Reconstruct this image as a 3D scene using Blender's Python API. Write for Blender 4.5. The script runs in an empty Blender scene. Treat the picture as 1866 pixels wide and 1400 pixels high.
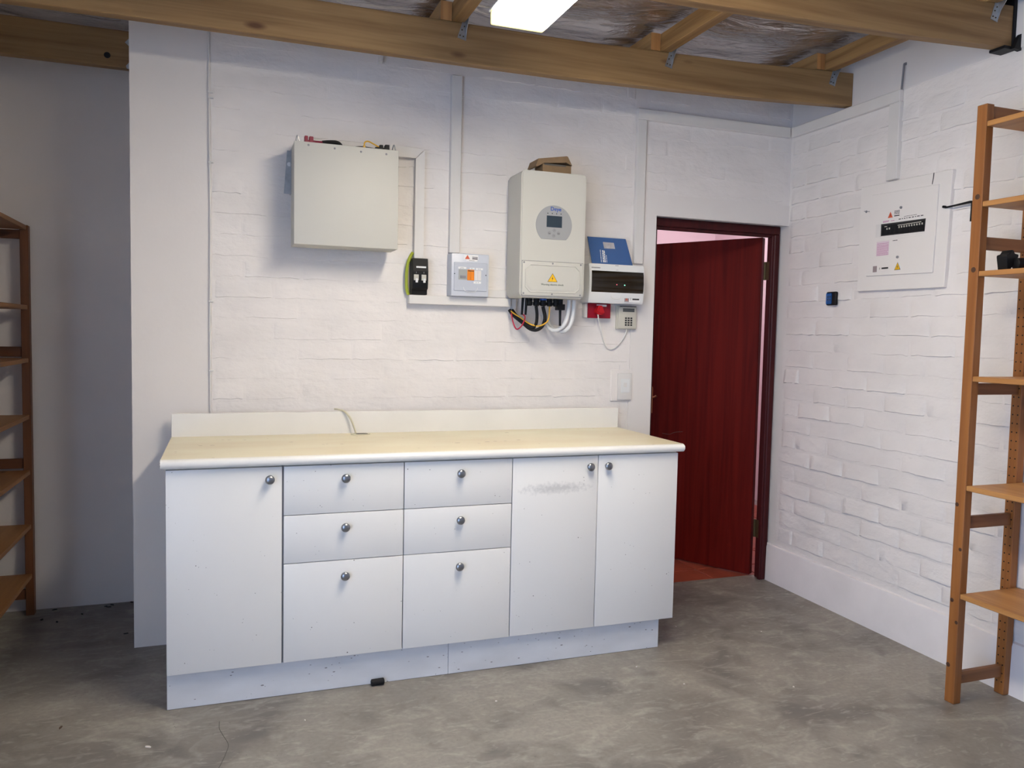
import bpy, bmesh, math, random
from mathutils import Vector, Matrix, noise
random.seed(7)
PI = math.pi
SC = bpy.context.scene
COL = SC.collection

# ------------------------------------------------------------------ camera
CAM = (0.3558, -3.6281, 1.3554); YAW, PITCH, ROLL, FPX = 0.3474, -0.0627, 0.0210, 1455.27
fwd = Vector((math.sin(YAW)*math.cos(PITCH), math.cos(YAW)*math.cos(PITCH), math.sin(PITCH)))
rgt = Vector((math.cos(YAW), -math.sin(YAW), 0)); upv = rgt.cross(fwd)
r2 = rgt*math.cos(ROLL)+upv*math.sin(ROLL); u2 = -rgt*math.sin(ROLL)+upv*math.cos(ROLL)
cd = bpy.data.cameras.new('camera'); cam = bpy.data.objects.new('camera', cd); COL.objects.link(cam)
cd.sensor_fit = 'HORIZONTAL'; cd.sensor_width = 36; cd.lens = FPX/1866*36; cd.clip_start = .05
M = Matrix((r2, u2, -fwd)).transposed().to_4x4(); M.translation = CAM
cam.matrix_world = M; SC.camera = cam

# ------------------------------------------------------------------ daylight (sky through the garage opening), exposure
W = bpy.data.worlds.new('sky'); SC.world = W; W.use_nodes = True
W.node_tree.nodes['Background'].inputs[0].default_value = (.47, .65, 1.0, 1)
W.node_tree.nodes['Background'].inputs[1].default_value = 5.4
LAMP_STRENGTH = 52; LAMP_COLOR = (1.0, .90, .74)
SC.view_settings.view_transform = 'Standard'; SC.view_settings.look = 'None'
SC.view_settings.exposure = 0.0; SC.view_settings.gamma = 1; SC.view_settings.use_curve_mapping = False
def portal(name, loc, rot, sx, sy):
    l = bpy.data.lights.new(name, 'AREA'); l.shape = 'RECTANGLE'; l.size = sx; l.size_y = sy
    l.cycles.is_portal = True
    o = bpy.data.objects.new(name, l); COL.objects.link(o); o.location = loc; o.rotation_euler = rot
portal('garage_opening_portal', (-.86, -3.9, 1.05), (0, -PI/2, 0), 2.1, 3.0)      # emits towards +x
hl = bpy.data.lights.new('hall_fill_light', 'POINT'); hl.energy = 24; hl.color = (1.0, .90, .93); hl.shadow_soft_size = .12
ho = bpy.data.objects.new('hall_fill_light', hl); COL.objects.link(ho); ho.location = (3.95, 1.35, 2.3)      # unseen fill light added to brighten the room beyond the door

# ------------------------------------------------------------------ materials
MATS = {}
def nodes(name):
    m = bpy.data.materials.new(name); m.use_nodes = True; nt = m.node_tree
    return m, nt, nt.nodes['Principled BSDF'], nt.nodes.new, nt.links.new
def mat(name, col, rough=.5, metal=0, var=0, vscale=6, bump=0, bscale=40, bdist=.004, spots=None, alpha=1, coat=0, trans=0, vcol=None, stretch=(1,1,1), bump2=0, b2scale=5, spec=.5):
    if name in MATS: return MATS[name]
    m, nt, b, N, L = nodes(name)
    b.inputs['Base Color'].default_value = (*col, 1); b.inputs['Roughness'].default_value = rough; b.inputs['Metallic'].default_value = metal
    b.inputs['Alpha'].default_value = alpha; b.inputs['Specular IOR Level'].default_value = spec; b.inputs['Coat Weight'].default_value = coat; b.inputs['Transmission Weight'].default_value = trans
    if var or bump or spots or bump2:
        g = N('ShaderNodeNewGeometry'); mp = N('ShaderNodeMapping'); L(g.outputs['Position'], mp.inputs[0]); mp.inputs['Scale'].default_value = stretch
        cs = None
        if var:
            n = N('ShaderNodeTexNoise'); n.inputs['Scale'].default_value = vscale; n.inputs['Detail'].default_value = 6; L(mp.outputs[0], n.inputs[0])
            r = N('ShaderNodeValToRGB'); r.color_ramp.elements[0].position = .3; r.color_ramp.elements[1].position = .72
            c2 = vcol or tuple(c*(1-var) for c in col)
            r.color_ramp.elements[0].color = (*c2, 1); r.color_ramp.elements[1].color = (*col, 1)
            L(n.outputs[0], r.inputs[0]); cs = r.outputs[0]
        if spots:
            sc, th, scol = spots
            v = N('ShaderNodeTexVoronoi'); v.inputs['Scale'].default_value = sc; L(mp.outputs[0], v.inputs[0])
            n2 = N('ShaderNodeTexNoise'); n2.inputs['Scale'].default_value = sc*.33; L(mp.outputs[0], n2.inputs[0])
            mu = N('ShaderNodeMath'); mu.operation = 'MULTIPLY_ADD'; L(n2.outputs[0], mu.inputs[0]); mu.inputs[1].default_value = -.9; mu.inputs[2].default_value = .45+th
            lt = N('ShaderNodeMath'); lt.operation = 'LESS_THAN'; L(v.outputs['Distance'], lt.inputs[0]); L(mu.outputs[0], lt.inputs[1])
            mx = N('ShaderNodeMix'); mx.data_type = 'RGBA'; L(lt.outputs[0], mx.inputs[0]); mx.inputs[7].default_value = (*scol, 1)
            if cs: L(cs, mx.inputs[6])
            else: mx.inputs[6].default_value = (*col, 1)
            cs = mx.outputs[2]
        if cs: L(cs, b.inputs['Base Color'])
        prev = None
        for st, scl, ds in ((bump, bscale, bdist), (bump2, b2scale, bdist*4)):
            if st:
                n = N('ShaderNodeTexNoise'); n.inputs['Scale'].default_value = scl; n.inputs['Detail'].default_value = 5; L(mp.outputs[0], n.inputs[0])
                bp = N('ShaderNodeBump'); bp.inputs['Strength'].default_value = st; bp.inputs['Distance'].default_value = ds; L(n.outputs[0], bp.inputs['Height'])
                if prev: L(prev, bp.inputs['Normal'])
                prev = bp.outputs[0]
        if prev: L(prev, b.inputs['Normal'])
    MATS[name] = m; return m
def wood(name, light, dark, axis=0, rough=.55, gs=1.0, knots=True, knotcol=None, spec=.5):
    if name in MATS: return MATS[name]
    m, nt, b, N, L = nodes(name)
    g = N('ShaderNodeNewGeometry')
    def mapped(along, across):
        mp = N('ShaderNodeMapping'); s = [across]*3; s[axis] = along; mp.inputs['Scale'].default_value = s; L(g.outputs['Position'], mp.inputs[0]); return mp
    mp = mapped(1.3*gs, 26*gs)
    n = N('ShaderNodeTexNoise'); n.inputs['Scale'].default_value = 1.0; n.inputs['Detail'].default_value = 5; n.inputs['Distortion'].default_value = .6; L(mp.outputs[0], n.inputs[0])
    mp2 = mapped(2.2*gs, 90*gs)
    n2 = N('ShaderNodeTexNoise'); n2.inputs['Scale'].default_value = 1.0; n2.inputs['Detail'].default_value = 3; L(mp2.outputs[0], n2.inputs[0])
    ad = N('ShaderNodeMath'); ad.operation = 'MULTIPLY_ADD'; L(n2.outputs[0], ad.inputs[0]); ad.inputs[1].default_value = .35; L(n.outputs[0], ad.inputs[2])
    r = N('ShaderNodeValToRGB'); r.color_ramp.elements[0].position = .48; r.color_ramp.elements[1].position = .82
    r.color_ramp.elements[0].color = (*dark, 1); r.color_ramp.elements[1].color = (*light, 1); L(ad.outputs[0], r.inputs[0])
    out = r.outputs[0]
    if knots:
        mk = mapped(2.6, 7.5); v = N('ShaderNodeTexVoronoi'); v.inputs['Scale'].default_value = 1.0; L(mk.outputs[0], v.inputs[0])
        lt = N('ShaderNodeMapRange'); lt.inputs[1].default_value = .05; lt.inputs[2].default_value = .13; lt.inputs[3].default_value = 1; lt.inputs[4].default_value = 0; L(v.outputs['Distance'], lt.inputs[0])
        mx = N('ShaderNodeMix'); mx.data_type = 'RGBA'; L(lt.outputs[0], mx.inputs[0]); L(out, mx.inputs[6]); mx.inputs[7].default_value = (*(knotcol or tuple(c*.3 for c in dark)), 1)
        out = mx.outputs[2]
    L(out, b.inputs['Base Color']); b.inputs['Roughness'].default_value = rough; b.inputs['Specular IOR Level'].default_value = spec
    bp = N('ShaderNodeBump'); bp.inputs['Strength'].default_value = .25; bp.inputs['Distance'].default_value = .002; L(n2.outputs[0], bp.inputs['Height']); L(bp.outputs[0], b.inputs['Normal'])
    MATS[name] = m; return m
def emit(name, col, st):
    m, nt, b, N, L = nodes(name); b.inputs['Base Color'].default_value = (*col, 1)
    b.inputs['Emission Color'].default_value = (*col, 1); b.inputs['Emission Strength'].default_value = st; return m

PAINT = (.83, .79, .765)
M_paint = mat('painted_brick', PAINT, .55, var=.09, vscale=6, bump=.50, bscale=38, bdist=.004, bump2=.7, b2scale=9, stretch=(.7, .7, 1.2))
M_plaster = mat('painted_plaster', (.80, .76, .735), .6, var=.05, vscale=3, bump=.18, bscale=45, bdist=.003, bump2=.15, b2scale=3)
M_skirt = mat('painted_skirting', (.83, .795, .79), .5, var=.08, vscale=6, bump=.25, bscale=30, bdist=.003)
M_trunk = mat('trunking_plastic', (.74, .715, .69), .5, var=.04, vscale=9)
M_cabw = mat('white_melamine', (.80, .785, .76), .38, var=.03, vscale=2, spots=(75, -.055, (.2, .18, .17)))
def smear(m, cx, cz, rx, rz, col):      # grey rub mark on a door face
    nt = m.node_tree; N, L = nt.nodes.new, nt.links.new; b = nt.nodes['Principled BSDF']
    src = b.inputs['Base Color'].links[0].from_socket
    g = N('ShaderNodeNewGeometry'); mp = N('ShaderNodeMapping'); L(g.outputs['Position'], mp.inputs[0])
    mp.inputs['Scale'].default_value = (1/rx, 0, 1/rz); mp.inputs['Location'].default_value = (-cx/rx, 0, -cz/rz)
    ln_ = N('ShaderNodeVectorMath'); ln_.operation = 'LENGTH'; L(mp.outputs[0], ln_.inputs[0])
    n = N('ShaderNodeTexNoise'); n.inputs['Scale'].default_value = 70; n.inputs['Detail'].default_value = 5; L(g.outputs['Position'], n.inputs[0])
    ad = N('ShaderNodeMath'); ad.operation = 'MULTIPLY_ADD'; L(n.outputs[0], ad.inputs[0]); ad.inputs[1].default_value = 1.8; L(ln_.outputs['Value'], ad.inputs[2])
    r = N('ShaderNodeMapRange'); r.inputs[1].default_value = 1.1; r.inputs[2].default_value = 1.9; r.inputs[3].default_value = .6; r.inputs[4].default_value = 0; L(ad.outputs[0], r.inputs[0])
    mx = N('ShaderNodeMix'); mx.data_type = 'RGBA'; L(r.outputs[0], mx.inputs[0]); L(src, mx.inputs[6]); mx.inputs[7].default_value = (*col, 1); L(mx.outputs[2], b.inputs['Base Color'])
smear(M_cabw, 1.625, .733, .17, .026, (.42, .42, .42))
M_plinth = mat('scuffed_white_plinth', (.72, .73, .76), .45, var=.16, vscale=8, spots=(60, .06, (.24, .23, .24)), stretch=(.6, 1, 1.4))
M_top = mat('cream_worktop', (.84, .79, .60), .34, var=.16, vscale=4, vcol=(.74, .64, .45), stretch=(.5, 1.4, 1), spots=(30, .0, (.3, .2, .12)))
M_edge = mat('white_edging', (.84, .825, .79), .28, var=.05, vscale=6)
M_gap = mat('dark_gap', (.10, .09, .08), .8)
M_steel = mat('satin_steel', (.33, .34, .36), .32, 1)
M_galv = mat('galvanised_steel', (.50, .53, .56), .42, .9, var=.25, vscale=40)
M_black = mat('black_plastic', (.008, .008, .009), .5, spec=.2)
M_rubber = mat('black_rubber', (.010, .010, .011), .6, spec=.25)
M_white = mat('white_powdercoat', (.55, .54, .495), .55)
M_enamel = mat('warm_white_enamel', (.80, .765, .735), .45)
M_whitep = mat('white_plastic', (.76, .765, .765), .35)
M_grey = mat('grey_panel', (.33, .335, .34), .45)
M_lilac = mat('light_grey_plastic', (.60, .63, .70), .35)
M_lilac2 = mat('clear_grey_cover', (.52, .55, .62), .25)
M_screen = mat('dark_lcd', (.03, .045, .06), .15)
M_smoke = mat('smoked_window', (.018, .013, .006), .12, var=.5, vscale=30, stretch=(.3, 1, 3))
M_blue = mat('blue_cover', (.008, .085, .29), .4, spec=.3)
M_bluelogo = mat('blue_print', (.01, .08, .42), .4)
M_orange = mat('orange_module', (.85, .25, .01), .4)
M_yellow = mat('yellow_sticker', (.85, .48, .01), .4)
M_sticker = mat('white_sticker', (.82, .82, .82), .5)
M_print = mat('black_print', (.02, .02, .02), .5)
M_grayprint = mat('grey_print', (.22, .22, .24), .5)
M_redprint = mat('red_print', (.62, .10, .04), .5)
M_pink = mat('pink_print', (.55, .25, .42), .6)
M_red = mat('red_plastic', (.26, .002, .016), .4, spec=.3)
M_redplug = mat('red_plug', (.45, .008, .015), .4, spec=.3)
M_redc = mat('red_cable', (.5, .02, .06), .45)
M_maroon = mat('maroon_connector', (.25, .01, .04), .4)
M_yc = mat('yellow_cable', (.75, .42, .03), .45)
M_gc = mat('green_yellow_cable', (.34, .40, .03), .45)
M_cord = mat('white_cord', (.72, .71, .69), .45)
M_beigec = mat('beige_cable', (.62, .58, .44), .5)
M_keypad = mat('beige_keypad', (.56, .54, .47), .45)
M_card = mat('cardboard', (.26, .165, .085), .8, var=.2, vscale=30)
M_sleeve = mat('clear_sleeve', (.9, .9, .9), .2, alpha=.03)
M_brass = mat('brass', (.48, .27, .14), .4, .8)
M_bronze = mat('old_bronze', (.10, .075, .035), .5, .7)
M_door = wood('mahogany_door', (.135, .007, .004), (.075, .002, .0015), 2, .5, .8, knots=False, spec=.2)
M_frame = wood('mahogany_frame', (.06, .006, .007), (.03, .003, .004), 2, .45, 1, knots=False, spec=.25)
M_joist = wood('pine_joist', (.31, .19, .08), (.20, .11, .042), 0, .6, 1, True, (.10, .04, .015))
M_rafter = wood('pine_rafter', (.36, .215, .085), (.21, .11, .038), 1, .6, 1, True, (.1, .04, .015))
M_endgrain = wood('pine_end_grain', (.55, .28, .10), (.36, .16, .05), 2, .7, 1, False)
M_pz = wood('stained_pine_upright', (.33, .125, .028), (.23, .078, .015), 2, .5, 1, True, (.05, .02, .008))
M_px = wood('stained_pine_rail', (.28, .11, .035), (.18, .065, .018), 0, .5, 1, True, (.05, .02, .008))
M_py = wood('stained_pine_shelf', (.48, .235, .075), (.35, .15, .04), 1, .5, .8, True, (.12, .05, .015))
M_dz = wood('shade_darkened_upright', (.16, .055, .013), (.10, .032, .007), 2, .5, 1, True, (.03, .012, .005))  # left unit: the stained pine again, with alcove shade put into its colours
M_dx = wood('shade_darkened_rail', (.14, .045, .012), (.08, .026, .007), 0, .5, 1, True, (.03, .012, .005))
M_dy = wood('shade_darkened_shelf', (.27, .125, .04), (.19, .08, .022), 1, .5, .8, True, (.06, .025, .008))
M_grout = mat('tile_grout', (.36, .33, .31), .8, var=.2, vscale=20)
M_tile = mat('terracotta_tile', (.36, .075, .04), .45, var=.3, vscale=9, bump=.1)
M_hall = mat('hall_wall', (.88, .74, .78), .6)
M_chip = mat('pale_flake', (.75, .72, .68), .7); M_leaf = mat('dry_leaf', (.10, .06, .04), .8); M_dark = mat('dark_debris', (.012, .011, .012), .8)

def floor_mat():
    m, nt, b, N, L = nodes('screed_floor')
    g = N('ShaderNodeNewGeometry')
    def ns(sc, det, dist, stretch=(1, 1, 1)):
        mp = N('ShaderNodeMapping'); mp.inputs['Scale'].default_value = stretch; mp.inputs['Rotation'].default_value = (0, 0, .4); L(g.outputs['Position'], mp.inputs[0])
        n = N('ShaderNodeTexNoise'); n.inputs['Scale'].default_value = sc; n.inputs['Detail'].default_value = det; n.inputs['Distortion'].default_value = dist; L(mp.outputs[0], n.inputs[0]); return n.outputs[0]
    def ramp(src, p0, c0, p1, c1):
        r = N('ShaderNodeValToRGB'); r.color_ramp.elements[0].position = p0; r.color_ramp.elements[1].position = p1
        r.color_ramp.elements[0].color = (*c0, 1); r.color_ramp.elements[1].color = (*c1, 1); L(src, r.inputs[0]); return r.outputs[0]
    def mix(f, a, c, blend='MIX'):
        x = N('ShaderNodeMix'); x.data_type = 'RGBA'; x.blend_type = blend
        if isinstance(f, float): x.inputs[0].default_value = f
        else: L(f, x.inputs[0])
        L(a, x.inputs[6])
        if isinstance(c, tuple): x.inputs[7].default_value = (*c, 1)
        else: L(c, x.inputs[7])
        return x.outputs[2]
    base = ramp(ns(1.7, 10, .8), .34, (.165, .147, .133), .66, (.315, .288, .255))
    c = mix(ramp(ns(5, 10, 1.4, (1, 1.8, 1)), .52, (0, 0, 0), .70, (.65,)*3), base, (.40, .375, .33))
    c = mix(ramp(ns(3.3, 9, .9), .53, (0, 0, 0), .70, (.8,)*3), c, (.125, .113, .106))
    c = mix(ramp(ns(11, 6, 3.0, (.6, 1.6, 1)), .56, (0, 0, 0), .68, (.4,)*3), c, (.43, .405, .36))
    c = mix(ramp(ns(60, 4, 0), .35, (.25,)*3, .6, (0, 0, 0)), c, (.14, .13, .12))
    v = N('ShaderNodeTexVoronoi'); v.inputs['Scale'].default_value = 26; L(g.outputs['Position'], v.inputs[0])
    c = mix(ramp(v.outputs['Distance'], .03, (.8,)*3, .07, (0, 0, 0)), c, (.10, .09, .085))
    L(c, b.inputs['Base Color'])
    rr = ramp(ns(5, 6, 1), .3, (.38,)*3, .8, (.62,)*3); L(rr, b.inputs['Roughness'])
    bp = N('ShaderNodeBump'); bp.inputs['Strength'].default_value = .18; bp.inputs['Distance'].default_value = .003; L(ns(14, 8, 1), bp.inputs['Height']); L(bp.outputs[0], b.inputs['Normal'])
    return m
M_floor = floor_mat()
def foil_mat():
    m, nt, b, N, L = nodes('silver_foil')
    b.inputs['Base Color'].default_value = (.66, .63, .62, 1); b.inputs['Metallic'].default_value = .95; b.inputs['Roughness'].default_value = .27
    g = N('ShaderNodeNewGeometry'); mp = N('ShaderNodeMapping'); mp.inputs['Scale'].default_value = (.7, 2.2, 1); L(g.outputs['Position'], mp.inputs[0])
    n = N('ShaderNodeTexNoise'); n.inputs['Scale'].default_value = 9; n.inputs['Detail'].default_value = 5; n.inputs['Distortion'].default_value = 1.5; L(mp.outputs[0], n.inputs[0])
    bp = N('ShaderNodeBump'); bp.inputs['Strength'].default_value = .7; bp.inputs['Distance'].default_value = .02; L(n.outputs[0], bp.inputs['Height']); L(bp.outputs[0], b.inputs['Normal'])
    return m
M_foil = foil_mat()

# ------------------------------------------------------------------ mesh helpers
WORLD = Matrix.Identity(4)
XR, WA = 3.2499, -.0108
# right-wall frame: X runs along the wall towards the viewer, Z up, -Y out into the room
RW = Matrix.Translation((XR, 0, 0)) @ Matrix.Rotation(math.atan2(-1, WA), 4, 'Z')
def B(): return bmesh.new()
def box(bm, x0, x1, y0, y1, z0, z1, bev=0, seg=2, sel=None):
    mx = Matrix.Translation(((x0+x1)/2, (y0+y1)/2, (z0+z1)/2)) @ Matrix.Diagonal((abs(x1-x0), abs(y1-y0), abs(z1-z0), 1))
    g = bmesh.ops.create_cube(bm, size=1, matrix=mx)
    if bev:
        es = {e for v in g['verts'] for e in v.link_edges}
        if sel: es = {e for e in es if sel(e)}
        bmesh.ops.bevel(bm, geom=list(es), offset=bev, segments=seg, affect='EDGES', profile=.5)
    return bm
def along(axis):   # edge filter: edges parallel to an axis
    return lambda e: abs((e.verts[0].co-e.verts[1].co).normalized()[axis]) > .9
def prism(bm, pts, y0, y1):
    """outline in XZ extruded along Y"""
    a = [bm.verts.new((x, y0, z)) for x, z in pts]; b = [bm.verts.new((x, y1, z)) for x, z in pts]
    n = len(pts); bm.faces.new(a); bm.faces.new(b[::-1])
    for i in range(n): bm.faces.new((a[i], b[i], b[(i+1) % n], a[(i+1) % n]))
    bmesh.ops.recalc_face_normals(bm, faces=bm.faces[:]); return bm
def prism_x(bm, pts, x0, x1):
    """outline in YZ extruded along X"""
    a = [bm.verts.new((x0, y, z)) for y, z in pts]; b = [bm.verts.new((x1, y, z)) for y, z in pts]
    n = len(pts); bm.faces.new(a); bm.faces.new(b[::-1])
    for i in range(n): bm.faces.new((a[i], b[i], b[(i+1) % n], a[(i+1) % n]))
    bmesh.ops.recalc_face_normals(bm, faces=bm.faces[:]); return bm
def cyl(bm, p0, p1, r0, r1=None, n=16):
    p0, p1 = Vector(p0), Vector(p1); r1 = r0 if r1 is None else r1; d = p1-p0
    mx = Matrix.Translation((p0+p1)/2) @ d.to_track_quat('Z', 'Y').to_matrix().to_4x4()
    bmesh.ops.create_cone(bm, cap_ends=True, segments=n, radius1=r0, radius2=r1, depth=d.length, matrix=mx); return bm
def lathe(bm, prof, origin, axis, n=20):
    """profile [(dist along axis, radius)]"""
    q = Vector(axis).normalized().to_track_quat('Z', 'Y').to_matrix(); o = Vector(origin); rings = []
    for d, r in prof:
        rings.append([bm.verts.new(o+q@Vector((r*math.cos(2*PI*i/n), r*math.sin(2*PI*i/n), d))) for i in range(n)])
    for a, b in zip(rings, rings[1:]):
        for i in range(n): bm.faces.new((a[i], a[(i+1) % n], b[(i+1) % n], b[i]))
    bm.faces.new(rings[0][::-1]); bm.faces.new(rings[-1]); bmesh.ops.recalc_face_normals(bm, faces=bm.faces[:]); return bm
def smooth_path(pts, k=6):
    P = [Vector(p) for p in pts]; P = [P[0]*2-P[1]]+P+[P[-1]*2-P[-2]]; out = []
    for i in range(1, len(P)-2):
        a, b, c, d = P[i-1:i+3]
        for j in range(k):
            t = j/k; out.append(.5*((2*b)+(c-a)*t+(2*a-5*b+4*c-d)*t*t+(3*b-a-3*c+d)*t**3))
    out.append(P[-2]); return out
def tube(bm, pts, r, n=8, k=6, ribs=0):
    P = smooth_path(pts, k) if k else [Vector(p) for p in pts]
    if ribs:                                   # corrugated conduit
        Q = []; 
        for a, b in zip(P, P[1:]):
            m = max(1, int((b-a).length/ribs*2)); Q += [a.lerp(b, j/m) for j in range(m)]
        P = Q+[P[-1]]
    rings = []; nrm = None
    for i, p in enumerate(P):
        t = (P[min(i+1, len(P)-1)]-P[max(i-1, 0)]).normalized()
        if nrm is None: nrm = t.orthogonal().normalized()
        nrm = (nrm-t*nrm.dot(t)).normalized(); bi = t.cross(nrm)
        rr = r*(1.0 if (not ribs or i % 2) else .82)
        rings.append([bm.verts.new(p+(nrm*math.cos(2*PI*j/n)+bi*math.sin(2*PI*j/n))*rr) for j in range(n)])
    for a, b in zip(rings, rings[1:]):
        for i in range(n): bm.faces.new((a[i], a[(i+1) % n], b[(i+1) % n], b[i]))
    bm.faces.new(rings[0][::-1]); bm.faces.new(rings[-1]); bmesh.ops.recalc_face_normals(bm, faces=bm.faces[:]); return bm
def text(bm, body, size, x, y, z, align='CENTER', rot=0, bold=0):
    cu = bpy.data.curves.new('lettering', 'FONT'); cu.body = body; cu.size = size; cu.align_x = align; cu.align_y = 'CENTER'; cu.extrude = .0004; cu.offset = bold
    cu.resolution_u = 3
    o = bpy.data.objects.new('lettering', cu); me = bpy.data.meshes.new_from_object(o)
    R = Matrix.Translation((x, y, z)) @ Matrix.Rotation(rot, 4, 'Y') @ Matrix(((1, 0, 0, 0), (0, 0, -1, 0), (0, 1, 0, 0), (0, 0, 0, 1)))
    me.transform(R); bm.from_mesh(me); bpy.data.objects.remove(o); bpy.data.curves.remove(cu); bpy.data.meshes.remove(me); return bm

ORIG = {}    # object name -> (frame, origin) its mesh was authored in
def put(o, frame, org):
    o.matrix_world = frame @ Matrix.Translation(org); ORIG[o.name] = (frame, Vector(org))
def thing(name, label, cat, loc, frame=WORLD, group=None, kind=None):
    o = bpy.data.objects.new(name, None); COL.objects.link(o); o.empty_display_size = .05; put(o, frame, loc)
    tag(o, label, cat, group, kind); return o
def tag(o, label=None, cat=None, group=None, kind=None):
    if label: o['label'] = label
    if cat: o['category'] = cat
    if group: o['group'] = group
    if kind: o['kind'] = kind
    return o
def obj(name, bm, m, parent=None, frame=WORLD, org=None, ang=35, label=None):
    if parent is not None: frame, org = ORIG[parent.name]
    else:
        if org is None:
            cs = [v.co for v in bm.verts]
            org = Vector(((min(c.x for c in cs)+max(c.x for c in cs))/2, (min(c.y for c in cs)+max(c.y for c in cs))/2, min(c.z for c in cs)))
        org = Vector(org)
    bmesh.ops.translate(bm, verts=bm.verts[:], vec=-org)
    me = bpy.data.meshes.new(name); bm.to_mesh(me); bm.free()
    me.polygons.foreach_set('use_smooth', [True]*len(me.polygons)); me.set_sharp_from_angle(angle=math.radians(ang))
    me.materials.append(m)
    o = bpy.data.objects.new(name, me); COL.objects.link(o)
    if parent is not None: o.parent = parent; ORIG[o.name] = (frame, org)
    else: put(o, frame, org)
    if label: o['label'] = label
    if name.endswith('print') or name in ('nail_heads', 'seam_lines'): o['kind'] = 'stuff'
    return o
def single(name, bm, m, label, cat, frame=WORLD, group=None, **k):
    return tag(obj(name, bm, m, None, frame, **k), label, cat, group)
def struct(name, bm, m, label, frame=WORLD, org=None):
    return tag(obj(name, bm, m, None, frame, org), label, None, None, 'structure')
def triangle(x, z, w, h): return [(x-w/2, z), (x+w/2, z), (x, z+h)]
def bolt_pts(x, z, h):
    return [(x+.10*h, z+h), (x-.16*h, z+.48*h), (x-.01*h, z+.50*h), (x-.10*h, z), (x+.18*h, z+.60*h), (x+.02*h, z+.58*h)]

# ================================================================== STRUCTURE
YB = -6.6; ZC = 2.95
struct('floor', box(B(), -1.05, 3.7, YB-.2, .145, -.12, 0), M_floor, 'grey trowelled concrete floor with pale swirls and stains')
bm = B(); P = [(.341, -.78), (.341, -.83), (.352, -.88), (.369, -.949), (.362, -1.001), (.349, -1.058), (.339, -1.095), (.33, -1.149), (.30, -1.25)]
tube(bm, [(x, y, 0) for x, y in P], .0011, 6, 4)
obj('crack', bm, M_gap, bpy.data.objects['floor'], label='fine dark crack in the concrete')
struct('floor_alcove', box(B(), -1.05, .02, .145, .85, -.12, 0), M_floor, 'dark concrete floor in the alcove left of the white pillar')
# back wall with the doorway, pillar end on the left
bm = B(); box(bm, 0, 2.43, 0, .22, 0, ZC); box(bm, 0, .22, .22, .85, 0, ZC); box(bm, 2.43, 3.262, 0, .22, 1.975, ZC)
wall_back = struct('wall_back', bm, M_plaster, 'white painted brick back wall with a smooth plastered pillar end', org=(0, 0, 0))
struct('wall_alcove', box(B(), -1.05, 0, .63, .85, 0, ZC), M_plaster, 'plain white wall at the back of the shaded alcove')
bm = B(); box(bm, -1.05, -.84, YB, -5.4, 0, ZC); box(bm, -1.05, -.84, -2.4, .63, 0, ZC); box(bm, -1.05, -.84, -5.4, -2.4, 2.1, ZC)
struct('wall_left', bm, M_plaster, 'white side wall with the open garage doorway beyond the left shelving unit')
wall_right = struct('wall_right', box(B(), -.13, 6.6, 0, .22, 0, ZC), M_plaster, 'white painted brick side wall on the right', RW, org=(0, 0, 0))
bm = B(); box(bm, -1.05, 3.7, YB-.2, YB, 0, ZC)
struct('wall_rear', bm, M_plaster, 'plain rear garage wall behind the viewer')
# hall beyond the door
struct('floor_hall', box(B(), 1.9, 4.6, .146, 2.7, -.12, -.006), M_grout, 'grouted terracotta tile floor of the room beyond the door')
floor_hall = bpy.data.objects['floor_hall']
struct('wall_hall_left', box(B(), 1.7, 1.9, .221, 2.9, -.12, 2.6), M_hall, 'pale pink left wall of the room beyond the door')
struct('wall_hall_back', box(B(), 1.9, 4.6, 2.7, 2.9, -.12, 2.6), M_hall, 'pale pink far wall of the room beyond the door')
struct('wall_hall_right', box(B(), 4.6, 4.8, .136, 2.9, -.12, 2.6), M_hall, 'pale pink right wall of the room beyond the door')
struct('wall_hall_front', box(B(), 3.478, 4.8, .0, .135, -.12, 2.6), M_hall, 'near wall of the room beyond the door')
struct('ceiling_hall', box(B(), 1.7, 4.8, .221, 2.9, 2.6, 2.7), M_hall, 'ceiling of the room beyond the door')
# terracotta tiles
tile = None
for ix, x in enumerate([2.055+.3*i for i in range(8)]):
    for iy_, (y0, y1) in enumerate([(.145, .320)]+[(.328+.3*j, .62+.3*j) for j in range(6)]):
        bm = box(B(), x+.004, x+.296, y0, y1, -.006, .0015+random.uniform(-.001, .001), .003, 1)
        obj('floor_tile', bm, M_tile, floor_hall)
# plaster surround of the doorway
bm = B(); prism(bm, [(2.302, 0), (2.432, 0), (2.432, 1.972), (3.249, 1.972), (3.249, 2.080), (2.362, 2.080), (2.302, 2.080)], -.005, 0)
struct('trim_1', bm, M_plaster, 'smooth white plaster band around the doorway')
# skirting on the right wall
bm = B(); prism_x(bm, [(0, 0), (-.020, 0), (-.017, .19), (-.013, .204), (0, .209)], -.07, 6.5)
struct('baseboard_right', bm, M_skirt, 'tall white plastered skirting along the right wall', RW)
# smooth plaster band above the ledge, right wall
struct('trim_2', box(B(), .79, 6.5, -.007, 0, 2.489, 2.90, .003, 1), M_plaster, 'smooth plaster band with a lower ledge at the top of the right wall', RW)
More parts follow.
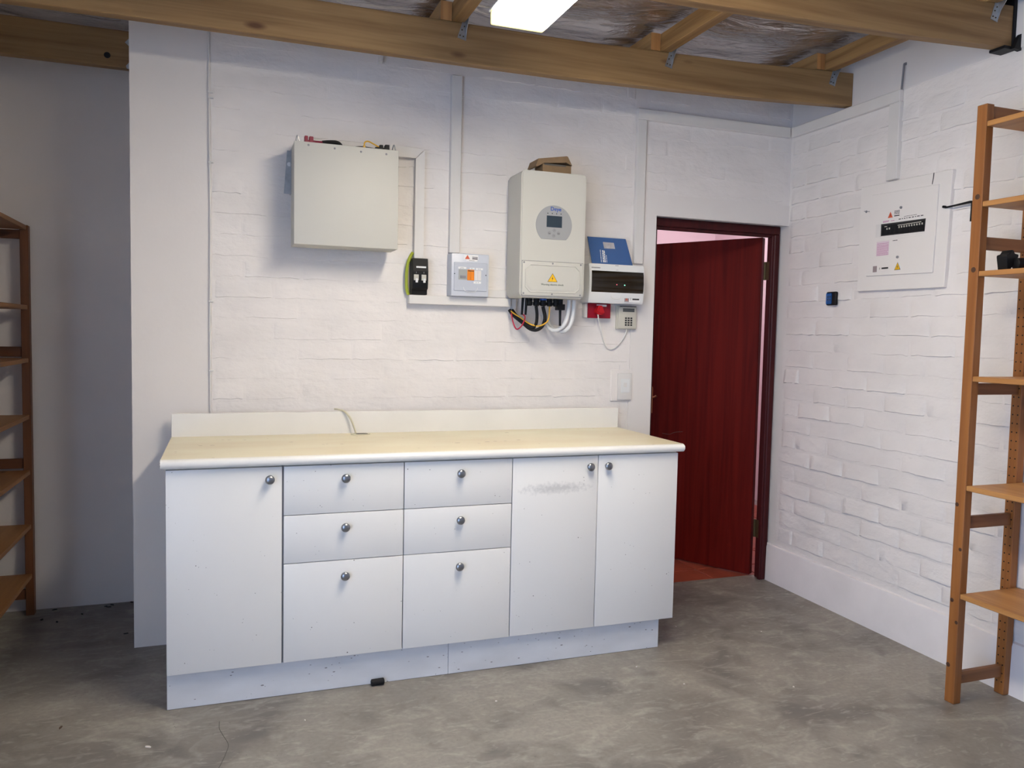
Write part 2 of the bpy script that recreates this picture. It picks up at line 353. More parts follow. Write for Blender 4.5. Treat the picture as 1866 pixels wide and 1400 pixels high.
# bricks -------------------------------------------------------------
BL, BH, JT = .2365, .0845, .004
def brick_mesh(seed, w=BL, h=BH):
    # bagged and painted over: flush along the top, a ragged overhanging arris along the bottom
    rnd = random.Random(seed); bm = B(); nx, nz = 7, 3; g = []
    low = rnd.choice((.0006, .0012, .0019, .0026, .0032)); hi = rnd.uniform(.0002, .0012); tx = rnd.uniform(-.0008, .0008)
    us = [0, .05, .2, .4, .6, .8, .95, 1]; vs = [0, .03, .80, 1]
    ragged = [rnd.uniform(-.0035, .0035) for _ in range(nx+1)]
    for j in range(nz+1):
        row = []
        for i in range(nx+1):
            u, v = us[i], vs[j]; ex = i in (0, nx); ez = j in (0, nz)
            x = (u-.5)*w; z = (v-.5)*h
            if j < 2: z += ragged[i]+.0035
            if ex: x += rnd.uniform(-.004, .004)
            k = .35+.65*min(1, abs(noise.noise((seed*3.1, i*.9, 1)))*3.5)
            d = .0006 if j == 0 else .0002 if ex else .0002 if j == nz else -((low*k if j == 1 else hi)+tx*(u-.5)*2+rnd.uniform(-.0004, .0004))
            row.append(bm.verts.new((x, d, z)))
        g.append(row)
    for j in range(nz):
        for i in range(nx): bm.faces.new((g[j][i], g[j][i+1], g[j+1][i+1], g[j+1][i]))
    bmesh.ops.recalc_face_normals(bm, faces=bm.faces[:])
    if bm.faces[0].normal.y > 0: bmesh.ops.reverse_faces(bm, faces=bm.faces[:])
    me = bpy.data.meshes.new('brick'); bm.to_mesh(me); bm.free(); me.polygons.foreach_set('use_smooth', [True]*len(me.polygons)); me.set_sharp_from_angle(angle=math.radians(14)); me.materials.append(M_paint); return me
BRICKS = [brick_mesh(s) for s in range(24)]
def lay(parent, x0, x1, zlo, zhi, zjoint, course=.0875, skip=None, relief=1.6):
    k0 = math.ceil((zlo-zjoint)/course-.01); k1 = math.floor((zhi-zjoint)/course+.01); pitch = BL+JT
    for k in range(k0, k1):
        zc = zjoint+(k+.5)*course; off = (pitch/2 if k % 2 else 0)+random.uniform(-.012, .012); x = x0-off
        while x < x1-.02:
            a, b = max(x, x0), min(x+BL, x1); x += pitch
            if b-a < .035: continue
            if skip and skip((a+b)/2, zc): continue
            o = bpy.data.objects.new('brick', random.choice(BRICKS)); COL.objects.link(o); o.parent = parent
            o.location = ((a+b)/2, -.0004, zc); o.scale = ((b-a)/BL, relief, random.uniform(.97, 1.02)); o.rotation_euler = (0, random.uniform(-.008, .008), 0)
obj('render_coat', box(B(), .3085, 2.3015, -.0008, .01, .80, 2.90), M_paint, wall_back); obj('render_coat', box(B(), 2.364, 3.249, -.0008, .01, 2.0805, 2.90), M_paint, wall_back)
obj('render_coat', box(B(), .001, 2.6, -.0008, .01, .2, 2.489), M_paint, wall_right)
lay(wall_back, .312, 2.295, .86, 2.70, 1.132)
lay(wall_back, 2.37, 3.235, 2.085, 2.70, 1.132)
lay(wall_right, .02, 2.12, .215, 2.49, 1.2015, skip=lambda s, z: .60 < s < 1.01 and 1.66 < z < 2.02, relief=3.3)

# ceiling foil ---------------------------------------------------------
RAFX = [-.60, .33, 1.246, 2.200, 3.100]
def zb(x):     # underside of the joists, slightly bowed
    P = [(-1, 2.437), (.05, 2.446), (1.0, 2.446), (1.77, 2.448), (2.66, 2.472), (3.3, 2.503)]
    for (a, za), (b, zb_) in zip(P, P[1:]):
        if x <= b: return za+(zb_-za)*(x-a)/(b-a)
    return P[-1][1]
JH = .157
bm = B(); nx, ny = 150, 210; x0, x1, y0, y1 = -1.0, 3.66, YB-.1, .80; rows = []
for j in range(ny+1):
    row = []
    for i in range(nx+1):
        x = x0+(x1-x0)*i/nx; y = y0+(y1-y0)*(j/ny)
        d = min(abs(x-r) for r in RAFX); z = zb(x)+JH+.105
        if d > .06: z -= .022*min(1, (d-.06)/.2)
        n1 = noise.noise((x*1.5, y*5.5, .3)); n2 = noise.noise((x*4+7, y*13, 2.1)); n3 = noise.noise((x*.8, y*2.2, 5))
        z += .014*n1+.006*n2+.012*n3 + (.010*(1-abs(noise.noise((x*1.1+3, y*7.5, 9)))*6) if abs(noise.noise((x*1.1+3, y*7.5, 9))) < .166 else 0)
        row.append(bm.verts.new((x, y, z)))
    rows.append(row)
for j in range(ny):
    for i in range(nx): bm.faces.new((rows[j][i], rows[j+1][i], rows[j+1][i+1], rows[j][i+1]))
struct('ceiling', bm, M_foil, 'crinkled silver foil insulation under the roof')

# ================================================================== TIMBER
def joist_mesh(xa, xb, y0, y1):
    bm = B(); n = 24; st = []
    for i in range(n+1):
        x = xa+(xb-xa)*i/n; z = zb(x)
        st.append([bm.verts.new(p) for p in ((x, y0, z), (x, y1, z), (x, y1, z+JH), (x, y0, z+JH))])
    for a, b in zip(st, st[1:]):
        for i in range(4): bm.faces.new((a[i], a[(i+1) % 4], b[(i+1) % 4], b[i]))
    bm.faces.new(st[0]); bm.faces.new(st[-1][::-1]); bmesh.ops.recalc_face_normals(bm, faces=bm.faces[:])
    es = [e for e in bm.edges if abs((e.verts[0].co-e.verts[1].co).normalized().x) > .9]
    bmesh.ops.bevel(bm, geom=es, offset=.003, segments=1, affect='EDGES'); return bm
def clip(parent, x, yf, z):
    """folded galvanised tie: triangular flange on the joist face, tail up the rafter side"""
    bm = B(); prism(bm, [(x-.030, z-.062), (x+.006, z-.070), (x+.006, z+.004), (x-.010, z+.004)], yf-.0025, yf-.0005)
    prism_x(bm, [(yf-.002, z-.066), (yf+.0, z-.004), (yf-.045, z+.06), (yf-.075, z+.05), (yf-.015, z-.03)], x+.004, x+.006)
    c = obj('tie_plate', bm, M_galv, parent)
    bm = B()
    for dx, dz in ((-.02, -.052), (-.006, -.055), (-.012, -.03), (-.002, -.015)): cyl(bm, (x+dx, yf-.0045, z+dz), (x+dx, yf-.002, z+dz), .0028, n=8)
    obj('nail_heads', bm, M_bronze, c)
J = []
for i, (ya, lab) in enumerate(((-.443, 'long pine ceiling joist running just in front of the back wall'), (-1.305, 'nearer pine ceiling joist at the upper right corner'))):
    t = thing('ceiling_joist', lab, 'joist', (1.2, ya+.024, zb(1.2)), group='pine ceiling joists')
    obj('timber', joist_mesh(-.835, 3.243 if i == 0 else 3.214, ya, ya+.048), M_joist, t); J.append(t)
    for x in RAFX[2:]: clip(t, x+.028, ya, zb(x)+JH)
for yy, x0_, x1_ in ((-.443, 2.12, 2.16),):
    pass
# black membrane wrap at the end of the nearer joist
bm = B(); box(bm, 3.214, 3.229, -1.312, -1.245, 2.497, 2.70, .002, 1); box(bm, 3.165, 3.229, -1.318, -1.250, 2.486, 2.4975, .002, 1)
prism(bm, [(3.195, 2.484), (3.232, 2.480), (3.231, 2.545), (3.218, 2.530)], -1.335, -1.318)
obj('end_wrap', bm, M_black, J[1], label='black membrane wrapped round the joist end')
# alcove joist
t = thing('ceiling_joist', 'short dark pine joist in the alcove left of the pillar', 'joist', (-.4, .325, 2.478), group='pine ceiling joists')
obj('timber', box(B(), -.835, -.003, .300, .350, 2.478, 2.635, .003, 1), M_joist, t)
bm = B(); prism(bm, [(-.045, 2.585), (-.012, 2.622), (-.004, 2.64), (-.004, 2.565), (-.02, 2.563)], .297, .2995); obj('tie_plate', bm, M_galv, t)
obj('tie_plate', prism(B(), [(-.042, 2.485), (-.03, 2.50), (-.004, 2.498), (-.004, 2.474), (-.038, 2.474)], .297, .2995), M_galv, t)
obj('knot', lathe(B(), [(0, .014), (.0015, .012)], (-.115, .3005, 2.522), (0, -1, 0), 14), M_dark, t)
# rafters: lapped pairs over the front joist
for i, x in enumerate(RAFX):
    zb_ = zb(x)+JH; nm = ['above the left wall', 'above the white pillar', 'beside the lamp', 'in the middle of the ceiling', 'close to the right wall'][i]
    t = single('rafter', box(B(), x-.022, x+.028, YB+.1, -.402, zb_+.0005, zb_+.078, .002, 1), M_rafter, 'pine rafter running towards the viewer '+nm, 'rafter', group='pine rafters')
    e = .25 if x < 0 else -.004
    t = thing('rafter', 'short rear rafter lapped against the longer one '+nm, 'rafter', (x-.048, -.43, zb_), group='pine rafters')
    obj('timber', box(B(), x-.072, x-.023, -.436, e, zb_+.0005, zb_+.078, .002, 1), M_rafter, t)
    obj('end_grain', box(B(), x-.0705, x-.0245, -.4375, -.4362, zb_+.002, zb_+.0765), M_endgrain, t)

# ceiling lamp -----------------------------------------------------------
def lamp_mat():
    m, nt, b, N, L = nodes('lit_diffuser')
    b.inputs['Base Color'].default_value = (.9, .88, .8, 1); b.inputs['Roughness'].default_value = .3
    g = N('ShaderNodeTexCoord'); s = N('ShaderNodeSeparateXYZ'); L(g.outputs['Generated'], s.inputs[0])
    def edge(sock, a, bb):
        x = N('ShaderNodeMath'); x.operation = 'PINGPONG'; L(sock, x.inputs[0]); x.inputs[1].default_value = .5
        r = N('ShaderNodeMapRange'); r.inputs[1].default_value = a; r.inputs[2].default_value = bb; L(x.outputs[0], r.inputs[0]); return r.outputs[0]
    ex = edge(s.outputs[0], -.02, .20); ey = edge(s.outputs[1], -.002, .035)
    sx = N('ShaderNodeMath'); sx.operation = 'MULTIPLY_ADD'; L(ex, sx.inputs[0]); sx.inputs[1].default_value = .05; sx.inputs[2].default_value = .95
    e2 = N('ShaderNodeMath'); e2.operation = 'POWER'; L(ey, e2.inputs[0]); e2.inputs[1].default_value = 3
    mu = N('ShaderNodeMath'); mu.operation = 'MULTIPLY'; L(sx.outputs[0], mu.inputs[0]); L(e2.outputs[0], mu.inputs[1])
    r = N('ShaderNodeValToRGB'); r.color_ramp.elements[0].color = (1.0, .82, .22, 1); r.color_ramp.elements[1].color = (*LAMP_COLOR, 1); r.color_ramp.elements[1].position = .7; L(mu.outputs[0], r.inputs[0])
    st = N('ShaderNodeMapRange'); st.inputs[3].default_value = LAMP_STRENGTH*.018; st.inputs[4].default_value = LAMP_STRENGTH; L(mu.outputs[0], st.inputs[0])
    L(r.outputs[0], b.inputs['Emission Color']); L(st.outputs[0], b.inputs['Emission Strength']); return m
t = thing('fluorescent_lamp', 'lit rectangular fluorescent ceiling lamp with a yellowish diffuser', 'lamp', (1.3, -1.75, 2.395))
obj('diffuser', box(B(), 1.205, 1.395, -2.5, -.99, 2.395, 2.439, .006, 2), lamp_mat(), t)
obj('base_tray', box(B(), 1.201, 1.399, -2.505, -.985, 2.4395, 2.4455, .001, 1), M_whitep, t)

# ================================================================== DOOR
dr = thing('door_1', 'dark red wooden door standing ajar in its maroon frame', None, (2.85, .08, 0), kind='structure')
fy0, fy1 = .05, .135
bm = B(); box(bm, 2.432, 3.240, fy0, fy1, 1.930, 1.974, .004, 1); box(bm, 2.475, 3.20, fy0+.012, fy0+.04, 1.915, 1.931, .002, 1); obj('frame_head', bm, M_frame, dr)
bm = B(); box(bm, 2.432, 2.472, fy0, fy1, 0, 1.930, .004, 1); obj('frame_jamb', bm, M_frame, dr)
bm = B(); box(bm, 3.2065, 3.240, fy0, .117, 0, 1.930, .004, 1); box(bm, 3.193, 3.2065, fy0+.004, fy0+.026, 0, 1.925, .002, 1); obj('frame_jamb', bm, M_frame, dr)
# leaf in its own plane: hinge (3.186,.128), direction (-.504,.864)
hx, hy = 3.184, .130; ld = Vector((-.504, .864, 0)); ln = Vector((-.864, -.504, 0))
def leafm(bm):   # local X along the leaf from the hinge, -Y towards the viewer's side
    mx = Matrix(((ld.x, -ln.x, 0, hx), (ld.y, -ln.y, 0, hy), (0, 0, 1, 0), (0, 0, 0, 1)))
    bm.transform(mx); bmesh.ops.recalc_face_normals(bm, faces=bm.faces[:]); return bm
leaf = obj('leaf', leafm(box(B(), 0, .678, 0, .038, .008, 1.922, .003, 1)), M_door, dr)
bm = B(); prism(bm, [(.662, .885), (.674, .885), (.674, 1.035), (.671, 1.048), (.664, 1.048), (.661, 1.035)], -.003, -.0002)
obj('lock_plate', leafm(bm), M_brass, leaf, label='brass lock plate')
bm = B(); cyl(bm, (.667, -.004, .986), (.667, -.034, .986), .006, n=12); tube(bm, [(.667, -.034, .986), (.650, -.037, .984), (.632, -.036, .988), (.618, -.034, .996)], .006, 10, 4)
obj('handle', leafm(bm), M_brass, leaf, label='small brass lever handle')
bm = B(); tube(bm, [(.588, -.0002, .766), (.56, -.0002, .764), (.535, -.0002, .765), (.515, -.0002, .775), (.49, -.0002, .783), (.45, -.0002, .789)], .0012, 6, 4)
obj('crack', leafm(bm), M_gap, leaf, label='dark crack in the veneer')
for z in (.23, 1.685):
    bm = B(); cyl(bm, (3.202, .122, z), (3.202, .122, z+.1), .0075, n=12)
    for k in range(1, 4): cyl(bm, (3.202, .122, z+.025*k-.001), (3.202, .122, z+.025*k+.001), .0082, n=12)
    box(bm, 3.2025, 3.2063, .085, .118, z, z+.1); obj('hinge', bm, M_bronze, dr)

# ================================================================== CABINETS
CY = -.672                       # face of doors and drawers
BZ0, BZ1 = .136, .8665
def knob(parent, x, z):
    lathe_pts = [(0, .010), (.003, .0065), (.010, .0055), (.014, .011), (.017, .0165), (.021, .0168), (.025, .014), (.0275, .008), (.028, .0)]
    bm = lathe(B(), [(d, max(r, .0004)) for d, r in lathe_pts], (x, CY, z), (0, -1, 0), 24)
    obj('knob', bm, M_steel, parent, label='satin metal mushroom knob', ang=60)
def front(parent, name, x0, x1, z0, z1, kx, kz):
    f = obj(name, box(B(), x0+.0018, x1-.0018, CY, CY+.0165, z0+.0012, z1-.0012, .0015, 2), M_cabw, parent); knob(f, kx, kz); return f
def carcass(name, x0, x1, lab):
    t = thing(name, lab, 'cabinet', ((x0+x1)/2, -.38, BZ0), group='white base cabinets')
    obj('body', box(B(), x0+.0006, x1-.0006, CY+.0175, -.095, BZ0, BZ1-.002), M_cabw, t)
    return t
XS = [.166, .556, 1.000, 1.4365, 1.8135, 2.193]
t = carcass('base_cabinet', XS[0], XS[1], 'white base cabinet at the left end with a single tall door')
front(t, 'door', XS[0], XS[1]-.001, BZ0, BZ1-.004, .511, .818)
obj('gap_strip', box(B(), XS[1]-.003, XS[1]+.002, CY+.008, CY+.017, BZ0, BZ1-.004), M_grayprint, t)
for i, (xa, xb, kx, lab) in enumerate(((XS[1]+.002, XS[2], .779, 'white three-drawer cabinet next to the single-door cabinet'), (XS[2], XS[3], 1.220, 'white three-drawer cabinet next to the double-door cabinet'))):
    t = carcass('drawer_cabinet', xa, xb, lab)
    for z0, z1, kz in ((.6815, BZ1-.004, .812), (.5035, .6815, .629), (BZ0, .5035, .446)): front(t, 'drawer', xa, xb, z0, z1, kx, kz)
t = carcass('base_cabinet', XS[3], XS[5], 'white double-door base cabinet at the door end')
d = front(t, 'door', XS[3], XS[4], BZ0, BZ1-.004, 1.772, .817); front(t, 'door', XS[4], XS[5], BZ0, BZ1-.004, 1.853, .818)
bm = B(); r = random.Random(3)
# plinth boards
for xa, xb, lab in ((.166, 1.192, 'left scuffed white plinth board under the cabinets'), (1.1935, 2.142, 'right scuffed white plinth board ending short of the corner')):
    single('plinth_board', box(B(), xa, xb, -.640, -.622, .001, BZ0-.001, .001, 1), M_plinth, lab, 'plinth', group='plinth boards')
single('plinth_end', box(B(), 2.124, 2.1415, -.6215, -.10, .001, BZ0-.001), M_plinth, 'white return board closing the right end of the plinth', 'plinth')
single('plinth_end', box(B(), .1665, .184, -.6215, -.10, .001, BZ0-.001), M_plinth, 'white return board closing the left end of the plinth', 'plinth')
# worktop
t = thing('worktop', 'cream worktop with white rounded front edge and upstand', 'worktop', (1.18, -.38, .8675))
WX0, WX1 = .1525, 2.2125
obj('top_panel', box(B(), WX0, WX1, -.676, -.070, .8675, .900), M_top, t)
bm = B(); pts = [(-.6762, .8675), (-.686, .8680), (-.693, .872), (-.6965, .879), (-.697, .886), (-.695, .893), (-.690, .898), (-.682, .9003), (-.6762, .9003)]
prism_x(bm, pts, WX0, WX1); es = [e for e in bm.edges if all(v.co.x > WX1-.0001 for v in e.verts)]
bmesh.ops.bevel(bm, geom=es, offset=.004, segments=2, affect='EDGES'); obj('front_edging', bm, M_edge, t, label='white rounded front edging')
obj('upstand', box(B(), WX0, WX1, -.0695, -.052, .8675, .9965, .0015, 1), M_edge, t, label='white upstand board at the back')
bm = B(); box(bm, WX0-.0012, WX0+.006, -.694, -.682, .888, .893); box(bm, WX0-.0014, WX0+.007, -.696, -.676, .8765, .8845, .002, 1); obj('edge_chip', bm, M_leaf, t, label='brown chipped laminate at the left end')
bm = B()
for k in range(1, 2):
    pass
g = [(.918+.038*math.cos(a)*(1 if abs(math.cos(a)) < .7 else .95), -.122+.020*math.sin(a)) for a in [2*PI*i/28 for i in range(28)]]
def oval(cx, cy, rx, ry, z0, z1, n=28):
    bm = B(); P = [(cx+rx*math.copysign(abs(math.cos(a))**.6, math.cos(a)), cy+ry*math.copysign(abs(math.sin(a))**.8, math.sin(a))) for a in [2*PI*i/n for i in range(n)]]
    a = [bm.verts.new((x, y, z0)) for x, y in P]; b = [bm.verts.new((x, y, z1)) for x, y in P]
    bm.faces.new(a[::-1]); bm.faces.new(b)
    for i in range(n): bm.faces.new((a[i], a[(i+1) % n], b[(i+1) % n], b[i]))
    return bm
gr = obj('cable_grommet', oval(.922, -.122, .042, .024, .9003, .9030), M_beigec, t)
obj('grommet_hole', oval(.928, -.120, .026, .015, .9030, .9036), M_gap, gr)
bm = tube(B(), [(.82, -.040, 1.006), (.835, -.058, 1.005), (.858, -.075, .998), (.880, -.090, .972), (.895, -.104, .935), (.903, -.115, .9045)], .0042, 10)
single('grey_cable', bm, M_beigec, 'thin beige cable looping over the upstand into the grommet', 'cable', org=(.903, -.115, .9045))

# ================================================================== BACK WALL EQUIPMENT
# battery box
t = thing('battery_box', 'flat white battery box hung on the wall above the worktop', 'battery', (.845, -.12, 1.707))
obj('casing', box(B(), .629, 1.061, -.200, -.052, 1.707, 2.126, .003, 2), M_white, t)
for x, z in ((.686, 2.113), (.792, 2.109), (.901, 2.106), (1.008, 2.106)): obj('screw', lathe(B(), [(0, .0045), (.001, .004), (.0015, .001)], (x, -.200, z), (0, -1, 0), 10), M_grayprint, t)
bm = B(); prism(bm, [(.600, 1.935), (.632, 1.935), (.634, 2.118), (.613, 2.118)], -.034, -.030); prism_x(bm, [(0, 1.935), (-.05, 1.935), (-.06, 2.118), (0, 2.118)], .6262, .6282)
br = obj('wall_bracket', bm, M_galv, t); obj('bracket_hole', lathe(B(), [(0, .009), (.001, .009)], (.622, -.034, 2.06), (0, -1, 0), 14), M_sticker, br)
bm = B(); prism_x(bm, [(0, 1.90), (-.012, 1.90), (-.14, 2.09), (-.14, 2.105), (-.05, 2.11), (0, 2.105)], 1.0625, 1.0645); prism(bm, [(1.0625, 1.905), (1.090, 1.93), (1.092, 2.09), (1.0625, 2.10)], -.004, -.001)
obj('wall_bracket', bm, M_galv, t)
for x in (.646, 1.050): obj('handle', tube(B(), [(x-.010, -.15, 2.125), (x-.004, -.15, 2.150), (x, -.15, 2.158), (x+.004, -.15, 2.150), (x+.010, -.15, 2.125)], .0025, 8), M_steel, t)
bm = B(); box(bm, .676, .690, -.14, -.11, 2.126, 2.164, .002, 1); box(bm, .695, .712, -.14, -.11, 2.126, 2.163, .002, 1); box(bm, .684, .72, -.138, -.112, 2.126, 2.148, .002, 1); tube(bm, [(.71, -.125, 2.142), (.735, -.125, 2.143), (.755, -.125, 2.144)], .007)
obj('red_connector', bm, M_maroon, t)
obj('black_cable', tube(B(), [(.750, -.125, 2.144), (.78, -.125, 2.149), (.808, -.125, 2.150), (.824, -.125, 2.142), (.828, -.125, 2.125)], .009, 10), M_rubber, t)
bm = B(); box(bm, .990, 1.006, -.14, -.11, 2.126, 2.157, .002, 1); box(bm, 1.014, 1.032, -.14, -.11, 2.126, 2.160, .002, 1); box(bm, .972, 1.03, -.137, -.112, 2.126, 2.147, .002, 1); obj('black_connector', bm, M_black, t)
obj('black_cable', tube(B(), [(.868, -.12, 2.128), (.90, -.12, 2.138), (.94, -.12, 2.139), (.975, -.12, 2.136)], .008, 10), M_rubber, t)
bm = B(); tube(bm, [(.925, -.13, 2.145), (.928, -.13, 2.162), (.942, -.13, 2.168), (.965, -.128, 2.160), (.992, -.125, 2.148)], .003, 8); box(bm, .920, .930, -.137, -.125, 2.126, 2.148, .001, 1)
obj('yellow_cable', bm, M_yc, t)

# trunking: each run a thing
def trunk(x0, x1, z0, z1, lab, d=.035, frame=WORLD, bev=.0025):
    return single('cable_trunking', box(B(), x0, x1, -d, -.0005, z0, z1, bev, 1), M_trunk, lab, 'trunking', frame=frame, group='cable trunking')
bm = prism(B(), [(1.055, 2.137), (1.172, 2.137), (1.212, 2.180), (1.055, 2.186)], -.035, -.0005)
single('cable_trunking', bm, M_trunk, 'short level trunking beside the battery box top', 'trunking', group='cable trunking')
bm = prism(B(), [(1.1735, 2.135), (1.172, 1.69), (1.214, 1.69), (1.2145, 2.178)], -.035, -.0005)
single('cable_trunking', bm, M_trunk, 'upright trunking dropping from battery to black isolator', 'trunking', group='cable trunking')
trunk(1.338, 1.388, 1.724, 2.530, 'tall upright trunking above the small grey breaker box', .028)
bm = B(); box(bm, 1.149, 1.640, -.045, -.0005, 1.483, 1.523, .002, 1); box(bm, 1.640, 1.672, -.03, -.0005, 1.47, 1.523, .002, 1)
tk = single('cable_trunking', bm, M_trunk, 'horizontal trunking under the black isolator and grey breaker box', 'trunking', group='cable trunking')
trunk(1.517, 1.655, 1.524, 1.561, 'stub of trunking between grey breaker box and inverter', .03)
trunk(2.300, 2.351, 1.722, 2.437, 'upright trunking between the inverter and the doorway', .025)
trunk(2.300, 3.222, 2.4375, 2.491, 'long horizontal trunking above the doorway', .025)
trunk(.0255, .765, 2.4375, 2.490, 'horizontal trunking running from the corner along the right wall', .025, RW)
trunk(.705, .768, 2.092, 2.437, 'upright trunking dropping to the large distribution board', .025, RW)
bm = B(); tube(bm, [(.760, -.012, 2.491), (.764, -.012, 2.54), (.768, -.012, 2.60)], .004, 8); box(bm, .762, .778, -.010, -.0075, 2.596, 2.606)
single('roof_cable', bm, M_grayprint, 'thin grey cable rising from trunking to the roof', 'cable', frame=RW)
bm = B(); prism(bm, [(1.006, 2.582), (1.022, 2.582), (1.018, 2.540), (1.004, 2.540)], -.04, -.001); obj_ = single('conduit_stub', bm, M_trunk, 'short white conduit stub sticking out under the joist', 'conduit')
# vertical cable with clips left
t = thing('clipped_cable', 'painted cable running up the wall beside the pillar', 'cable', (.304, -.006, .97))
obj('cable', tube(B(), [(.300, -.0055, 2.60), (.302, -.0055, 2.2), (.3055, -.0055, 1.8), (.303, -.0055, 1.4), (.304, -.0055, .97)], .0048, 8), M_trunk, t)
for z in (2.332, 2.31, 2.046, 1.466, 1.173): obj('cable_clip', box(B(), .297, .318, -.0125, -.001, z-.003, z+.003, .001, 1), M_cord, t)

# black isolator
t = thing('isolator_switch', 'small black double-pole isolator on the wall', 'isolator', (1.196, -.03, 1.5245))
bm = B(); prism_x(bm, [(-.0005, 1.5245), (-.046, 1.5245), (-.046, 1.545), (-.062, 1.552), (-.066, 1.59), (-.066, 1.63), (-.060, 1.655), (-.055, 1.688), (-.0005, 1.688)], 1.159, 1.231)
bmesh.ops.bevel(bm, geom=bm.edges[:], offset=.0015, segments=1, affect='EDGES'); obj('housing', bm, M_black, t)
obj('paper_label', box(B(), 1.176, 1.221, -.0625, -.0605, 1.641, 1.652), M_sticker, t)
for x in (1.175, 1.210):
    s = obj('toggle', box(B(), x-.011, x+.011, -.070, -.0655, 1.588, 1.614, .001, 1), M_keypad, t)
    obj('lever', box(B(), x-.004, x+.006, -.078, -.0702, 1.578, 1.596, .001, 1), M_sticker, s)
obj('print', text(B(), '|', .008, 1.175, -.0667, 1.624), M_sticker, t); obj('print', text(B(), '|', .008, 1.210, -.0667, 1.624), M_sticker, t)
bm = tube(B(), [(1.168, -.020, 1.715), (1.153, -.026, 1.690), (1.141, -.030, 1.65), (1.138, -.030, 1.59), (1.142, -.026, 1.545), (1.150, -.024, 1.5245)], .0075, 10)
single('earth_cable', bm, M_gc, 'green and yellow earth cable bowing beside the black isolator', 'cable')

# small grey breaker box
t = thing('breaker_box', 'small pale grey breaker box with orange surge module', 'breaker box', (1.425, -.04, 1.5235))
obj('housing', box(B(), 1.335, 1.5155, -.080, -.0005, 1.5238, 1.7185, .005, 2), M_lilac, t)
dd = obj('cover_door', box(B(), 1.346, 1.506, -.0845, -.0802, 1.548, 1.678, .002, 1), M_lilac2, t)
wy = -.0848
obj('breaker', box(B(), 1.368, 1.409, wy-.0012, wy, 1.599, 1.645), mat('grey_breaker', (.36, .37, .36), .4), dd)
obj('breaker_lever', box(B(), 1.376, 1.402, wy-.004, wy-.0012, 1.606, 1.617), M_grayprint, dd)
for k in range(2): obj('surge_module', box(B(), 1.409+k*.0167, 1.4252+k*.0167, wy-.003, wy, 1.597, 1.6455, .001, 1), M_orange, dd)
obj('module_print', box(B(), 1.412, 1.4395, wy-.0036, wy-.003, 1.638, 1.6415), M_print, dd)
for k in range(2): obj('breaker', box(B(), 1.4432+k*.0165, 1.4590+k*.0165, wy-.0012, wy, 1.598, 1.643), M_trunk, dd)
for x0_, x1_, z0_, z1_ in ((1.366, 1.404, 1.648, 1.657), (1.420, 1.444, 1.647, 1.655), (1.450, 1.484, 1.646, 1.6545), (1.440, 1.476, 1.583, 1.593)): obj('paper_label', box(B(), x0_, x1_, wy-.0008, wy, z0_, z1_), M_sticker, dd)
bm = B()
for x, z in ((1.377, 1.651), (1.383, 1.6525), (1.389, 1.652), (1.430, 1.651), (1.462, 1.650), (1.470, 1.650), (1.452, 1.588), (1.462, 1.588)): box(bm, x-.002, x+.0025, wy-.0012, wy-.0008, z-.0012, z+.0012)
obj('print', bm, M_grayprint, dd)
obj('latch', tube(B(), [(1.392, -.083, 1.566), (1.396, -.084, 1.552), (1.412, -.0845, 1.545), (1.44, -.0845, 1.5445), (1.454, -.084, 1.551), (1.460, -.083, 1.565)], .0018, 8), M_whitep, t)
bm = B(); prism(bm, [(1.393, 1.6925), (1.462, 1.6925), (1.462, 1.714), (1.393, 1.714)], -.0808, -.0802); box(bm, 1.405, 1.458, -.0808, -.0802, 1.684, 1.6925); lb = obj('paper_label', bm, M_sticker, t)
obj('warning_triangle', prism(B(), triangle(1.410, 1.694, .024, .0185), -.0814, -.0808), M_redprint, lb)
bm = B(); box(bm, 1.433, 1.459, -.0812, -.0808, 1.694, 1.699); box(bm, 1.433, 1.459, -.0811, -.0808, 1.702, 1.705); box(bm, 1.418, 1.444, -.0811, -.0808, 1.687, 1.6885); obj('print', bm, M_print, lb)
for x, z in ((1.349, 1.625), (1.499, 1.623)): obj('screw', lathe(B(), [(0, .0028), (.001, .002)], (x, -.0845, z), (0, -1, 0), 8), M_print, dd)

# inverter
t = thing('solar_inverter', 'tall white solar inverter with round grey control panel', 'inverter', (1.77, -.12, 1.523))
IY = -.235
obj('back_plate', box(B(), 1.628, 1.915, -.062, -.0005, 1.54, 2.085, .004, 1), M_white, t)
bm = box(B(), 1.611, 1.930, IY, -.0625, 1.523, 2.091, .022, 4, along(1)); bmesh.ops.bevel(bm, geom=[e for e in bm.edges if all(v.co.y < IY+.001 for v in e.verts)], offset=.005, segments=2, affect='EDGES')
obj('casing', bm, M_white, t)
cx, cz, R = 1.771, 1.853, .0885
arc = [(cx+R*math.cos(a), cz+R*math.sin(a)) for a in [math.radians(-47+ (274)*i/44) for i in range(45)]]
cp = obj('control_panel', prism(B(), arc, IY-.0025, IY-.0002), M_grey, t); PY = IY-.0025
obj('screen', box(B(), 1.734, 1.809, PY-.0012, PY-.0001, 1.8425, 1.894), M_screen, cp)
obj('logo', text(B(), 'Deye', .025, 1.778, PY-.0005, 1.9245, bold=.0003), M_bluelogo, cp); 
obj('logo_dots', text(B(), '...', .010, 1.815, PY-.0005, 1.917), M_bluelogo, cp)
for x in (1.739, 1.761, 1.7825, 1.804): obj('indicator', lathe(B(), [(0, .0026), (.0008, .0022)], (x, PY-.0001, 1.9045), (0, -1, 0), 10), M_print, cp)
for x, z in ((1.749, 1.816), (1.771, 1.805), (1.794, 1.817), (1.773, 1.829)):
    bt = obj('button', lathe(B(), [(0, .0085), (.0009, .008)], (x, PY-.0001, z), (0, -1, 0), 16), mat('button_grey', (.28, .285, .29), .5), cp)
bm = B()
